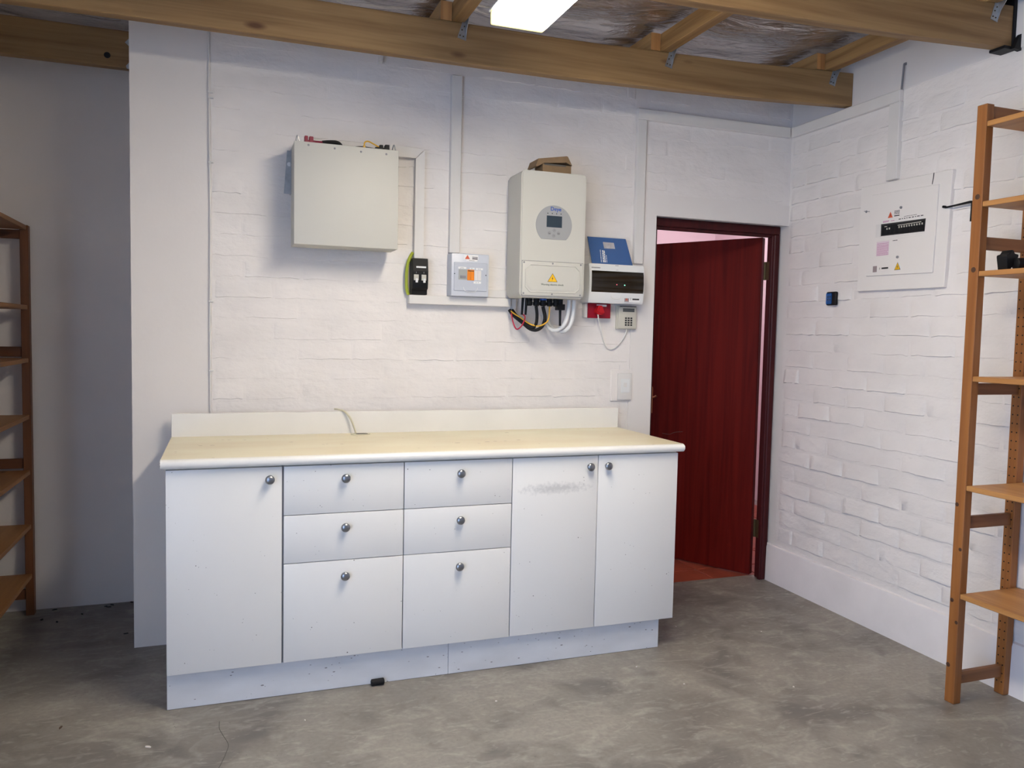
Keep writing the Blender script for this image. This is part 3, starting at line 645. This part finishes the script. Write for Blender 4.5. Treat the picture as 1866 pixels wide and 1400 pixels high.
for s, x, z in (('Esc', 1.749, 1.8145), ('^', 1.773, 1.829), ('v', 1.771, 1.805), ('Ent', 1.794, 1.8155)): text(bm, s, .0075, x, PY-.0013, z)
obj('button_print', bm, M_print, cp)
# terminal cover
obj('cover_groove_shade', box(B(), 1.6195, 1.921, IY-.0008, IY-.0001, 1.530, 1.688, .0004, 1), M_grayprint, t)  # shade of the groove round the cover, put in as a grey sheet
tc = obj('terminal_cover', box(B(), 1.621, 1.9195, IY-.0035, IY-.0002, 1.5315, 1.6865, .004, 2), M_white, t)
def octo(x0, x1, z0, z1, c): return [(x0+c, z0), (x1-c, z0), (x1, z0+c), (x1, z1-c), (x1-c, z1), (x0+c, z1), (x0, z1-c), (x0, z0+c)]
bm = B(); P = octo(1.638, 1.904, 1.548, 1.670, .022)
bm2 = tube(bm, [(x, IY-.0035, z) for x, z in P+P[:1]], .0034, 8, 0); obj('raised_rim', bm2, M_white, tc)
bm = B(); P = octo(1.648, 1.894, 1.557, 1.661, .018); prism(bm, P, IY-.0050, IY-.0035); bmesh.ops.bevel(bm, geom=[e for e in bm.edges if all(v.co.y < IY-.0049 for v in e.verts)], offset=.001, segments=2, affect='EDGES'); fld = obj('raised_field', bm, M_white, tc)
for x, z in ((1.629, 1.679), (1.769, 1.679), (1.909, 1.679), (1.629, 1.5405), (1.768, 1.5400), (1.909, 1.5400)): obj('screw', lathe(B(), [(0, .0042), (.0012, .0036), (.0013, .0012)], (x, IY-.0036, z), (0, -1, 0), 12), M_grayprint, tc)
TY = IY-.0051
wt = obj('warning_triangle', prism(B(), triangle(1.7685, 1.5955, .050, .0395), TY-.0004, TY), M_print, tc)
obj('triangle_field', prism(B(), triangle(1.7685, 1.5970, .0445, .0350), TY-.0007, TY-.0004), M_yellow, wt)
obj('lightning_bolt', prism(B(), bolt_pts(1.768, 1.600, .022), TY-.0010, TY-.0007), M_print, wt)
obj('warning_text', text(B(), 'Warning electric shock', .0118, 1.768, TY-.0004, 1.583), mat('dark_green_print', (.03, .06, .03), .5), tc)
# glands
for x, r, z in ((1.698, .0150, 1.488), (1.733, .0155, 1.488), (1.767, .0155, 1.487), (1.800, .0150, 1.488), (1.832, .0140, 1.490)):
    bm = B(); lathe(bm, [(0, r), (.008, r), (.009, r*.9), (.016, r*.9), (.017, r*1.05), (.030, r*1.02), (.035, r*.7)], (x, -.135, 1.523), (0, 0, -1), 14); obj('cable_gland', bm, M_black, t)
for x in (1.664, 1.682):
    obj('connector', cyl(B(), (x, -.14, 1.523), (x-.004, -.14, 1.445), .0065, .0055, 10), M_black, t)
bm = B(); box(bm, 1.836, 1.872, -.155, -.115, 1.472, 1.500, .002, 1); cyl(bm, (1.854, -.135, 1.5225), (1.854, -.135, 1.50), .013, n=12); cyl(bm, (1.855, -.135, 1.472), (1.856, -.135, 1.398), .0065, .0055, 10)
obj('data_logger', bm, M_black, t, label='black plug-in data stick')
bb = obj('blue_gland_ring', lathe(B(), [(0, .0162), (.007, .0162)], (1.767, -.135, 1.5225), (0, 0, -1), 14), M_bluelogo, t)
# cables under it
single('inverter_cable', tube(B(), [(1.733, -.135, 1.487), (1.740, -.13, 1.445), (1.742, -.115, 1.405), (1.730, -.10, 1.387), (1.700, -.085, 1.405), (1.665, -.06, 1.440), (1.645, -.045, 1.4695)], .0075, 10), M_rubber, 'inner black cable curving from the inverter into the trunking', 'cable', group='cables under the inverter')
single('inverter_cable', tube(B(), [(1.767, -.135, 1.486), (1.780, -.132, 1.435), (1.774, -.12, 1.398), (1.752, -.105, 1.377), (1.722, -.09, 1.381), (1.690, -.075, 1.408), (1.650, -.05, 1.445), (1.635, -.036, 1.4695)], .0085, 10), M_rubber, 'outer black cable looping lowest under the inverter', 'cable', group='cables under the inverter')
single('inverter_cable', tube(B(), [(1.800, -.135, 1.487), (1.795, -.145, 1.445), (1.787, -.14, 1.415), (1.755, -.12, 1.395), (1.715, -.105, 1.404), (1.675, -.08, 1.434), (1.645, -.06, 1.455), (1.640, -.036, 1.4695)], .0035, 8), M_yc, 'thin yellow cable looping under the inverter', 'cable', group='cables under the inverter')
single('inverter_cable', tube(B(), [(1.660, -.14, 1.450), (1.678, -.135, 1.435), (1.672, -.12, 1.40), (1.658, -.10, 1.379), (1.648, -.09, 1.384), (1.640, -.07, 1.42), (1.642, -.04, 1.4695)], .0032, 8), M_redc, 'thin red cable hanging in a tight loop under the inverter', 'cable', group='cables under the inverter')
for pts, lab in (([(1.900, -.135, 1.5225), (1.899, -.135, 1.49), (1.893, -.132, 1.44), (1.878, -.122, 1.398), (1.852, -.10, 1.377), (1.830, -.07, 1.385), (1.818, -.04, 1.420), (1.816, -.010, 1.450)], 'left white corrugated conduit curling under the inverter'),
                 ([(1.926, -.135, 1.5225), (1.926, -.135, 1.49), (1.922, -.132, 1.44), (1.912, -.122, 1.398), (1.892, -.10, 1.374), (1.868, -.06, 1.378), (1.850, -.03, 1.40), (1.846, -.010, 1.430)], 'right white corrugated conduit curling under the inverter')):
    c = single('flexible_conduit', tube(B(), pts, .0105, 12, 8, .0065), M_whitep, lab, 'conduit', group='white corrugated conduits', ang=80)
# carton on the inverter
t = thing('cardboard_carton', 'small open brown cardboard carton lying on top of the inverter', 'carton', (1.79, -.14, 2.0915))
bm = B(); box(bm, 1.730, 1.872, -.185, -.085, 2.0915, 2.136, .001, 1); obj('tray', bm, M_card, t)
bm = B(); prism(bm, [(1.694, 2.121), (1.706, 2.155), (1.846, 2.178), (1.852, 2.176), (1.874, 2.137), (1.868, 2.138), (1.842, 2.150), (1.84, 2.148), (1.735, 2.138), (1.7, 2.119)], -.190, -.080); obj('lid', bm, M_card, t)
obj('dark_gap', box(B(), 1.738, 1.845, -.1862, -.1852, 2.130, 2.137), M_gap, t)

# second breaker box with smoked door
t = thing('distribution_box', 'white breaker box with smoked brown window beside the inverter', 'breaker box', (2.17, -.05, 1.515))
bm = B(); prism_x(bm, [(-.0005, 1.515), (-.090, 1.515), (-.098, 1.53), (-.103, 1.56), (-.105, 1.61), (-.103, 1.66), (-.098, 1.690), (-.090, 1.705), (-.0005, 1.705)], 2.020, 2.319)
bmesh.ops.bevel(bm, geom=[e for e in bm.edges if all(v.co.x < 2.0201 for v in e.verts) or all(v.co.x > 2.3189 for v in e.verts)], offset=.003, segments=2, affect='EDGES'); obj('housing', bm, M_whitep, t)
bm = B(); prism_x(bm, [(-.1005, 1.559), (-.106, 1.575), (-.1085, 1.612), (-.106, 1.655), (-.1015, 1.6705), (-.098, 1.6705), (-.098, 1.559)], 2.030, 2.3125); win = obj('smoked_window', bm, M_smoke, t)
obj('red_led', lathe(B(), [(0, .0022), (.001, .002)], (2.164, -.1085, 1.606), (0, -1, 0), 8), emit('red_led', (1, .15, .2), 2), win)
obj('green_led', lathe(B(), [(0, .0028), (.001, .0024)], (2.207, -.1085, 1.605), (0, -1, 0), 8), emit('green_led', (.25, 1, .65), 2.2), win)
obj('latch', tube(B(), [(2.138, -.1005, 1.556), (2.141, -.100, 1.545), (2.153, -.0995, 1.538), (2.180, -.0995, 1.5375), (2.191, -.100, 1.545), (2.194, -.1005, 1.556)], .0018, 8), M_trunk, t)
lb = obj('paper_label', box(B(), 2.211, 2.298, -.0995, -.0965, 1.523, 1.550), M_sticker, t)
bm = B(); box(bm, 2.2125, 2.237, -.1000, -.0995, 1.5245, 1.5495); obj('symbol_tile', bm, mat('grey_rose', (.30, .24, .25), .6), lb)
obj('warning_triangle', prism(B(), triangle(2.2245, 1.532, .014, .012), -.1004, -.1), M_redprint, lb)
bm = B(); text(bm, '2', .013, 2.247, -.0999, 1.539); box(bm, 2.2565, 2.294, -.1000, -.0995, 1.5345, 1.5425); obj('print', bm, M_print, lb)
bm = B(); r = random.Random(5); x = 2.030
while x < 2.074: w = r.uniform(.003, .006); box(bm, x, x+w, -.0994, -.0975, 1.6815, 1.6875); x += w+.0018
obj('brand_print', bm, M_grayprint, t)
bm = B(); box(bm, 2.160, 2.178, -.0945, -.0925, 1.698, 1.700); box(bm, 2.162, 2.174, -.1002, -.099, 1.6765, 1.678); obj('fine_print', bm, M_grayprint, t)

# manual in a sleeve
t = thing('manual', 'blue instruction booklet in a clear sleeve standing on the breaker box', 'booklet', (2.15, -.05, 1.7055))
def lean(bm):     # lean back: top at the wall
    for v in bm.verts: v.co.y += (v.co.z-1.7055)*.28
    return bm
MY = -.062
bk = obj('cover', lean(prism(B(), [(2.052, 1.7058), (2.274, 1.7058), (2.249, 1.841), (2.040, 1.841)], MY, MY+.006)), M_blue, t)
obj('cover_picture', lean(prism(B(), [(2.124, 1.786), (2.184, 1.787), (2.180, 1.817), (2.120, 1.818)], MY-.0006, MY)), mat('pale_picture', (.55, .53, .55), .5, var=.3, vscale=60), bk)
bm = B(); r = random.Random(2)
for i, x in enumerate((2.100, 2.111, 2.119, 2.130)):
    z = 1.716; top = (1.779, 1.776, 1.776, 1.752)[i]
    while z < top: h = r.uniform(.006, .014); box(bm, x, x+(.0028 if i in (0, 3) else .006), MY-.0006, MY, z, min(z+h, top)); z += h+.0022
obj('cover_print', lean(bm), M_sticker, bk)
obj('sleeve', lean(prism(B(), [(2.040, 1.7057), (2.303, 1.7057), (2.285, 1.76), (2.268, 1.848), (2.030, 1.846), (2.035, 1.78)], MY-.004, MY-.003)), M_sleeve, t, label='clear crinkled plastic sleeve')

# red socket with plug and cord
t = thing('red_socket', 'dark red wall socket plate under the breaker box', 'socket', (2.105, -.025, 1.441))
obj('back_box', box(B(), 2.030, 2.160, -.036, -.0005, 1.443, 1.5142, .003, 1), M_trunk, t)
obj('face_plate', box(B(), 2.042, 2.166, -.047, -.0362, 1.4415, 1.5142, .003, 2), M_red, t)
obj('paper_label', box(B(), 2.088, 2.142, -.0476, -.0471, 1.4995, 1.509), M_sticker, t)
bm = B(); prism(bm, [(2.086, 1.503), (2.104, 1.503), (2.112, 1.485), (2.118, 1.470), (2.106, 1.459), (2.086, 1.459), (2.073, 1.470), (2.079, 1.487)], -.082, -.0472)
bmesh.ops.bevel(bm, geom=[e for e in bm.edges if all(v.co.y < -.081 for v in e.verts)], offset=.006, segments=2, affect='EDGES')
t = thing('power_plug', 'red three-pin plug with a thin white cord looping to the keypad', 'plug', (2.095, -.065, 1.459))
obj('plug_body', bm, M_redplug, t)
obj('cord', tube(B(), [(2.087, -.066, 1.460), (2.094, -.060, 1.435), (2.113, -.040, 1.41), (2.138, -.022, 1.345), (2.162, -.012, 1.303), (2.187, -.010, 1.289), (2.217, -.010, 1.298), (2.253, -.012, 1.336), (2.272, -.015, 1.375), (2.274, -.016, 1.391)], .0032, 8), M_cord, t, label='thin white cord looping to the keypad')
# keypad
t = thing('alarm_keypad', 'beige alarm keypad with small display under the breaker box', 'keypad', (2.268, -.015, 1.390))
obj('back_shell', box(B(), 2.213, 2.328, -.018, -.0055, 1.390, 1.508, .004, 2), M_keypad, t)
obj('front_shell', box(B(), 2.219, 2.321, -.031, -.0182, 1.3925, 1.503, .006, 3), M_keypad, t)
obj('display', box(B(), 2.242, 2.307, -.0318, -.0312, 1.4775, 1.4955), mat('keypad_lcd', (.09, .10, .10), .2), t)
for i in range(3):
    for j in range(4): obj('key', box(B(), 2.2545+.0152*i, 2.2655+.0152*i, -.0332, -.0311, 1.408+.0114*j, 1.4160+.0114*j, .0008, 1), M_print, t)
obj('top_slot', box(B(), 2.232, 2.32, -.026, -.0185, 1.5035, 1.5075), M_gap, t)
# light switch
t = thing('light_switch', 'white light switch on a raised plaster pad near the doorway', 'switch', (2.272, -.012, 1.026))
obj('plaster_pad', box(B(), 2.196, 2.3015, -.010, -.0002, 1.024, 1.187, .004, 1), M_plaster, t)
obj('face_plate', box(B(), 2.232, 2.311, -.021, -.0102, 1.033, 1.168, .003, 2), M_trunk, t)
rk = obj('rocker', box(B(), 2.248, 2.298, -.0245, -.0212, 1.070, 1.141, .002, 1), M_whitep, t)
obj('rocker_button', box(B(), 2.262, 2.280, -.0268, -.0246, 1.098, 1.120, .001, 1), M_trunk, rk)

# ================================================================== RIGHT WALL EQUIPMENT (right-wall frame: x along wall, -y into the room)
t = thing('distribution_board', 'large white distribution board with a row of black breakers', 'breaker board', (.81, -.01, 1.592), RW)
bm = B(); prism(bm, [(.556, 1.594), (1.056, 1.590), (1.068, 2.080), (.553, 2.088)], -.022, -.0005); bmesh.ops.bevel(bm, geom=bm.edges[:], offset=.002, segments=1, affect='EDGES')
bd = obj('backing_board', bm, M_enamel, t)
bm = B(); prism(bm, [(.618, 1.662), (.999, 1.655), (1.008, 2.027), (.632, 2.039)], -.029, -.0222); bmesh.ops.bevel(bm, geom=bm.edges[:], offset=.0015, segments=1, affect='EDGES')
pn = obj('cover_panel', bm, M_enamel, t); DY = -.029
pr = obj('breaker_slot', prism(B(), [(.699, 1.841), (.947, 1.836), (.950, 1.891), (.698, 1.896)], DY-.0006, DY-.0001), M_print, pn)
for k in range(17):
    x = .706+.0141*k; ob = obj('breaker', box(B(), x, x+.0125, DY-.004, DY-.0006, 1.845-.02*(x-.699), 1.888-.02*(x-.699), .0008, 1), M_black, pn)
    if k in (2, 3) or k > 6: obj('toggle', box(B(), x+.004, x+.0085, DY-.0085, DY-.0041, 1.866, 1.874, .0005, 1), M_keypad, ob)
bm = B(); box(bm, .80, .93, DY-.0046, DY-.0041, 1.8775, 1.8805); box(bm, .722, .738, DY-.0046, DY-.0041, 1.880, 1.883); obj('label_strip', bm, M_keypad, pn)
obj('blanking_plate', box(B(), .668, .698, DY-.002, DY-.0001, 1.838, 1.897), M_trunk, pn)
for x, z in ((.811, 1.957), (.805, 1.737)): obj('panel_knob', lathe(B(), [(0, .006), (.005, .0055), (.0065, .003)], (x, DY, z), (0, -1, 0), 14), M_grayprint, pn)
w = obj('warning_triangle', prism(B(), triangle(.750, 1.919, .029, .0275), DY-.0006, DY-.0001), M_redprint, pn); obj('lightning_bolt', prism(B(), bolt_pts(.750, 1.922, .016), DY-.0009, DY-.0006), M_print, w)
w = obj('warning_triangle', prism(B(), triangle(.8065, 1.6795, .036, .0345), DY-.0006, DY-.0001), M_print, pn); obj('triangle_field', prism(B(), triangle(.8065, 1.6815, .030, .0295), DY-.0009, DY-.0006), M_yellow, w); obj('lightning_bolt', prism(B(), bolt_pts(.8065, 1.684, .018), DY-.0012, DY-.0009), M_print, w)
bm = B(); r = random.Random(11)
def lines(bm, x0, x1, zs, h, y, gap=.0015):
    for z in zs:
        x = x0
        while x < x1-.004: ww = r.uniform(.005, .014); box(bm, x, min(x+ww, x1), y-.0005, y-.0001, z, z+h); x += ww+gap
lines(bm, .773, .803, (1.944, 1.938, 1.932), .003, DY); box(bm, .773, .803, DY-.0006, DY-.0001, 1.922, 1.9265)
lines(bm, .80, .94, (1.9045,), .0035, DY, .006); lines(bm, .83, .90, (1.9135,), .0018, DY)
box(bm, .713, .752, DY-.0006, DY-.0001, 1.689, 1.6965); text(bm, '2', .012, .701, DY-.0004, 1.692)
lines(bm, .772, .80, (1.812,), .003, DY); obj('print', bm, M_print, pn)
bm = B(); lines(bm, .708, .745, (1.906, 1.9015), .003, DY); lines(bm, .755, .775, (1.903,), .003, DY); obj('pink_print', bm, M_pink, pn)
lb = obj('notice', box(B(), .676, .751, DY-.0005, DY-.0001, 1.751, 1.817), mat('pale_pink_paper', (.72, .60, .66), .6), pn)
bm = B(); lines(bm, .680, .748, [1.805]+[1.797-.0063*k for k in range(8)], .0028, DY-.0005); obj('notice_print', bm, M_pink, lb)
bm = B()
for zz in (1.822, 1.832):
    for k in range(5): box(bm, .678+.052*k, .726+.052*k, DY-.0008, DY-.0001, zz-.0006-.004*k/5, zz+.0006-.004*k/5)
obj('seam_lines', bm, M_trunk, pn)
obj('symbol_tile', box(B(), .660, .684, DY-.0006, DY-.0001, 1.678, 1.706), mat('grey_rose', (.30, .24, .25), .6), pn)
bm = B(); prism(bm, [(.966, 2.034), (.969, 2.034), (.974, 2.058), (.976, 2.0815), (.972, 2.0815), (.970, 2.058)], -.0228, -.0219); obj('crack', bm, M_print, bd)
bm = B(); tube(bm, [(.580, -.023, 1.972), (.60, -.024, 1.968), (.615, -.023, 1.966)], .0015, 6); lathe(bm, [(0, .006), (.003, .005)], (.594, -.022, 1.968), (0, -1, 0), 10); obj('pencil_mark', bm, M_grayprint, bd)
# blue remote on the wall
t = thing('wall_remote', 'small blue and black keypad remote stuck on the right wall', 'remote', (.382, -.01, 1.532), RW)
obj('body', box(B(), .349, .418, -.026, -.0075, 1.532, 1.600, .007, 3), M_black, t)
obj('blue_pad', box(B(), .355, .392, -.0272, -.0261, 1.538, 1.593, .004, 1), M_blue, t)
for x, z in ((.366, 1.560), (.381, 1.560), (.366, 1.574), (.381, 1.574)): obj('button', box(B(), x-.004, x+.004, -.0282, -.0273, z-.004, z+.004, .001, 1), M_screen, t)
# flat iron bar with a curled tip
bm = B(); prism(bm, [(1.044, 1.926), (1.05, 1.920), (1.10, 1.922), (1.17, 1.924), (1.20, 1.918), (1.28, 1.905), (1.28, 1.915), (1.20, 1.929), (1.17, 1.934), (1.10, 1.929), (1.055, 1.927)], -.031, -.027)
cyl(bm, (1.043, -.036, 1.927), (1.043, -.0225, 1.927), .0055, n=12); prism(bm, [(1.172, 1.85), (1.180, 1.85), (1.184, 1.93), (1.174, 1.93)], -.031, -.027); box(bm, 1.26, 1.28, -.031, -.0068, 1.905, 1.915)
single('iron_bar', bm, M_black, 'black iron bar with curled tip between breaker board and shelving', 'bar', frame=RW)

# ================================================================== RIGHT SHELVING (against the right wall)
SX0, SX1 = 2.930, 3.222; SYF, SYN = -1.415, -2.255     # far and near frames
t = thing('shelving_unit', 'stained pine shelving unit against the right wall', 'shelf unit', ((SX0+SX1)/2, -1.85, 0))
PW, PD = .036, .041
for y in (SYF-PD, SYN):
    for x in (SX0, SX1-PW):
        zt = 2.216
        p = obj('post', box(B(), x, x+PW, y, y+PD, 0.0005, zt, .002, 1), M_pz, t)
        if x > SX0 and y > -2:
            bm = B(); z = .05
            while z < 2.16:
                for dy in (.010, .030): cyl(bm, (x-.0006, y+dy, z), (x-.0001, y+dy, z), .0029, n=8)
                z += .0335
            h = obj('peg_holes', bm, M_black, p); h['kind'] = 'stuff'
    for z0, z1 in ((.070, .116), (.665, .711), (1.166, 1.209), (1.699, 1.745), (2.170, 2.214)):
        obj('rail', box(B(), SX0+PW+.0003, SX1-PW-.0003, y+.012, y+.030, z0, z1, .0015, 1), M_px, t)
kp = [c for c in t.children if c.name.startswith('post')][0]
for y, z, q in ((-1.437, 1.887, .010), (-1.437, 1.624, .010), (-1.424, .755, .008), (-1.448, .590, .007), (-1.425, .392, .008), (-1.449, .313, .007), (-1.424, .143, .009)):
    obj('knot', lathe(B(), [(0, q), (.0006, q*.8)], (SX0-.0001, y, z), (-1, 0, 0), 12), mat('dark_knot', (.06, .022, .008), .6), kp)
for z in (2.153, 1.868, 1.618, 1.235, .831, .424):
    obj('shelf', box(B(), SX0+.002, SX1-.002, SYN+PD+.0006, SYF-PD-.0006, z-.019, z, .002, 1), M_py, t)
# things on it
t = thing('camera_clamp', 'black plastic clamp and barrel lying on the right shelf', 'clamp', (3.03, -1.53, 1.6185))
bm = B(); pts = [(2.972, 1.6195), (2.985, 1.6195), (3.015, 1.655), (3.022, 1.668), (3.022, 1.676), (3.010, 1.677), (3.003, 1.679), (2.997, 1.690), (2.988, 1.690), (2.978, 1.676), (2.963, 1.672), (2.962, 1.665)]
prism(bm, pts, -1.540, -1.500); bmesh.ops.bevel(bm, geom=bm.edges[:], offset=.002, segments=1, affect='EDGES'); obj('jaw', bm, M_black, t)
bm = B(); lathe(bm, [(0, .014), (.004, .021), (.03, .022), (.032, .019), (.07, .019), (.072, .022), (.095, .022), (.10, .015)], (2.998, -1.545, 1.6408), (1, -.25, 0), 20); obj('barrel', bm, M_black, t)
t = thing('yellow_cap', 'tiny yellow and white plastic cap at the rear of the shelf', 'cap', (3.165, -1.53, 1.2355))
obj('base', lathe(B(), [(0, .012), (.010, .012), (.013, .009)], (3.165, -1.53, 1.2355), (0, 0, 1), 14), mat('bright_yellow', (.75, .60, .04), .4), t)
obj('top', lathe(B(), [(0, .008), (.012, .008)], (3.168, -1.53, 1.2488), (0, 0, 1), 12), M_whitep, t)
bm = B(); lathe(bm, [(.0, .016), (.004, .018), (.008, .016), (.012, .018), (.016, .016), (.020, .018), (.024, .016), (.03, .018), (.034, .012), (.05, .01)], (3.190, -1.55, 1.2355), (0, 0, 1), 18)
single('green_cone', bm, mat('dark_green', (.01, .07, .06), .5), 'dark green ribbed plastic piece beside the yellow cap', 'plastic piece')

# ================================================================== LEFT SHELVING (against the left wall)
LX1 = -.475; LX0 = -.815; LYF = .588; LYN = -.42
t = thing('shelving_unit', 'pine shelving unit against the left wall, shade put into its colour', 'shelf unit', ((LX0+LX1)/2, .08, 0))
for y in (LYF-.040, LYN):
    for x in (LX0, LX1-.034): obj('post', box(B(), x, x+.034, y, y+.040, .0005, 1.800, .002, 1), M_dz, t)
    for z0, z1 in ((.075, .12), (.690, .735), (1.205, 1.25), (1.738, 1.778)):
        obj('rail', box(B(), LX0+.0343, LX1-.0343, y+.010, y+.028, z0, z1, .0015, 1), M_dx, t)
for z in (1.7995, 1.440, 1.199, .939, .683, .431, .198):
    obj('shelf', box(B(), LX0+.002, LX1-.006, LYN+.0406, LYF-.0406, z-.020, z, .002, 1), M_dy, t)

# ================================================================== SMALL THINGS ON THE FLOOR
bm = B(); lathe(bm, [(0, .010), (.002, .0125), (.048, .0125), (.050, .010)], (.885, -.656, .0128), (1, .06, 0), 18)
single('rubber_stub', bm, M_rubber, 'short black rubber tube lying against the plinth', 'tube')
def flake(name, x, y, s, m, lab, cat, grp=None, asp=.5):
    rr = random.Random(int(x*1000+y*777)); n = 7; bm = B(); rot = rr.uniform(0, PI)
    P = []
    for i in range(n):
        a = 2*PI*i/n; q = s*rr.uniform(.6, 1); px, py = q*math.cos(a), q*asp*math.sin(a)
        P.append((x+px*math.cos(rot)-py*math.sin(rot), y+px*math.sin(rot)+py*math.cos(rot)))
    a = [bm.verts.new((px, py, .0004)) for px, py in P]; b = [bm.verts.new((px, py, .0025+rr.uniform(0, .001))) for px, py in P]
    bm.faces.new(a[::-1]); bm.faces.new(b)
    for i in range(n): bm.faces.new((a[i], a[(i+1) % n], b[(i+1) % n], b[i]))
    return single(name, bm, m, lab, cat, group=grp)
flake('paint_flake', .125, -.89, .012, M_chip, 'white paint flake on the floor left of the plinth corner', 'flake')
flake('dry_leaf', -.162, -.668, .014, M_leaf, 'curled brown leaf lying on the floor in front of the alcove', 'leaf', None, .25)
for x, y in ((-.40, .60), (-.18, .585), (-.155, .60), (-.165, .57), (-.07, .615), (-.43, .47), (-.36, .42), (-.27, .50), (-.05, .18)):
    flake('leaf_scrap', x, y, random.uniform(.009, .016), M_dark, 'black leaf scrap on the floor near the alcove wall', 'leaf', 'leaf scraps in the alcove', .45)
for x, y in ((1.30, -.92), (.62, -.86), (1.95, -.80), (2.35, -.45), (2.05, -1.0), (2.7, -.62), (2.45, -1.15)):
    flake('white_speck', x, y, random.uniform(.004, .006), M_chip, 'tiny white speck scattered on the concrete floor', 'flake', 'specks on the floor', .7)
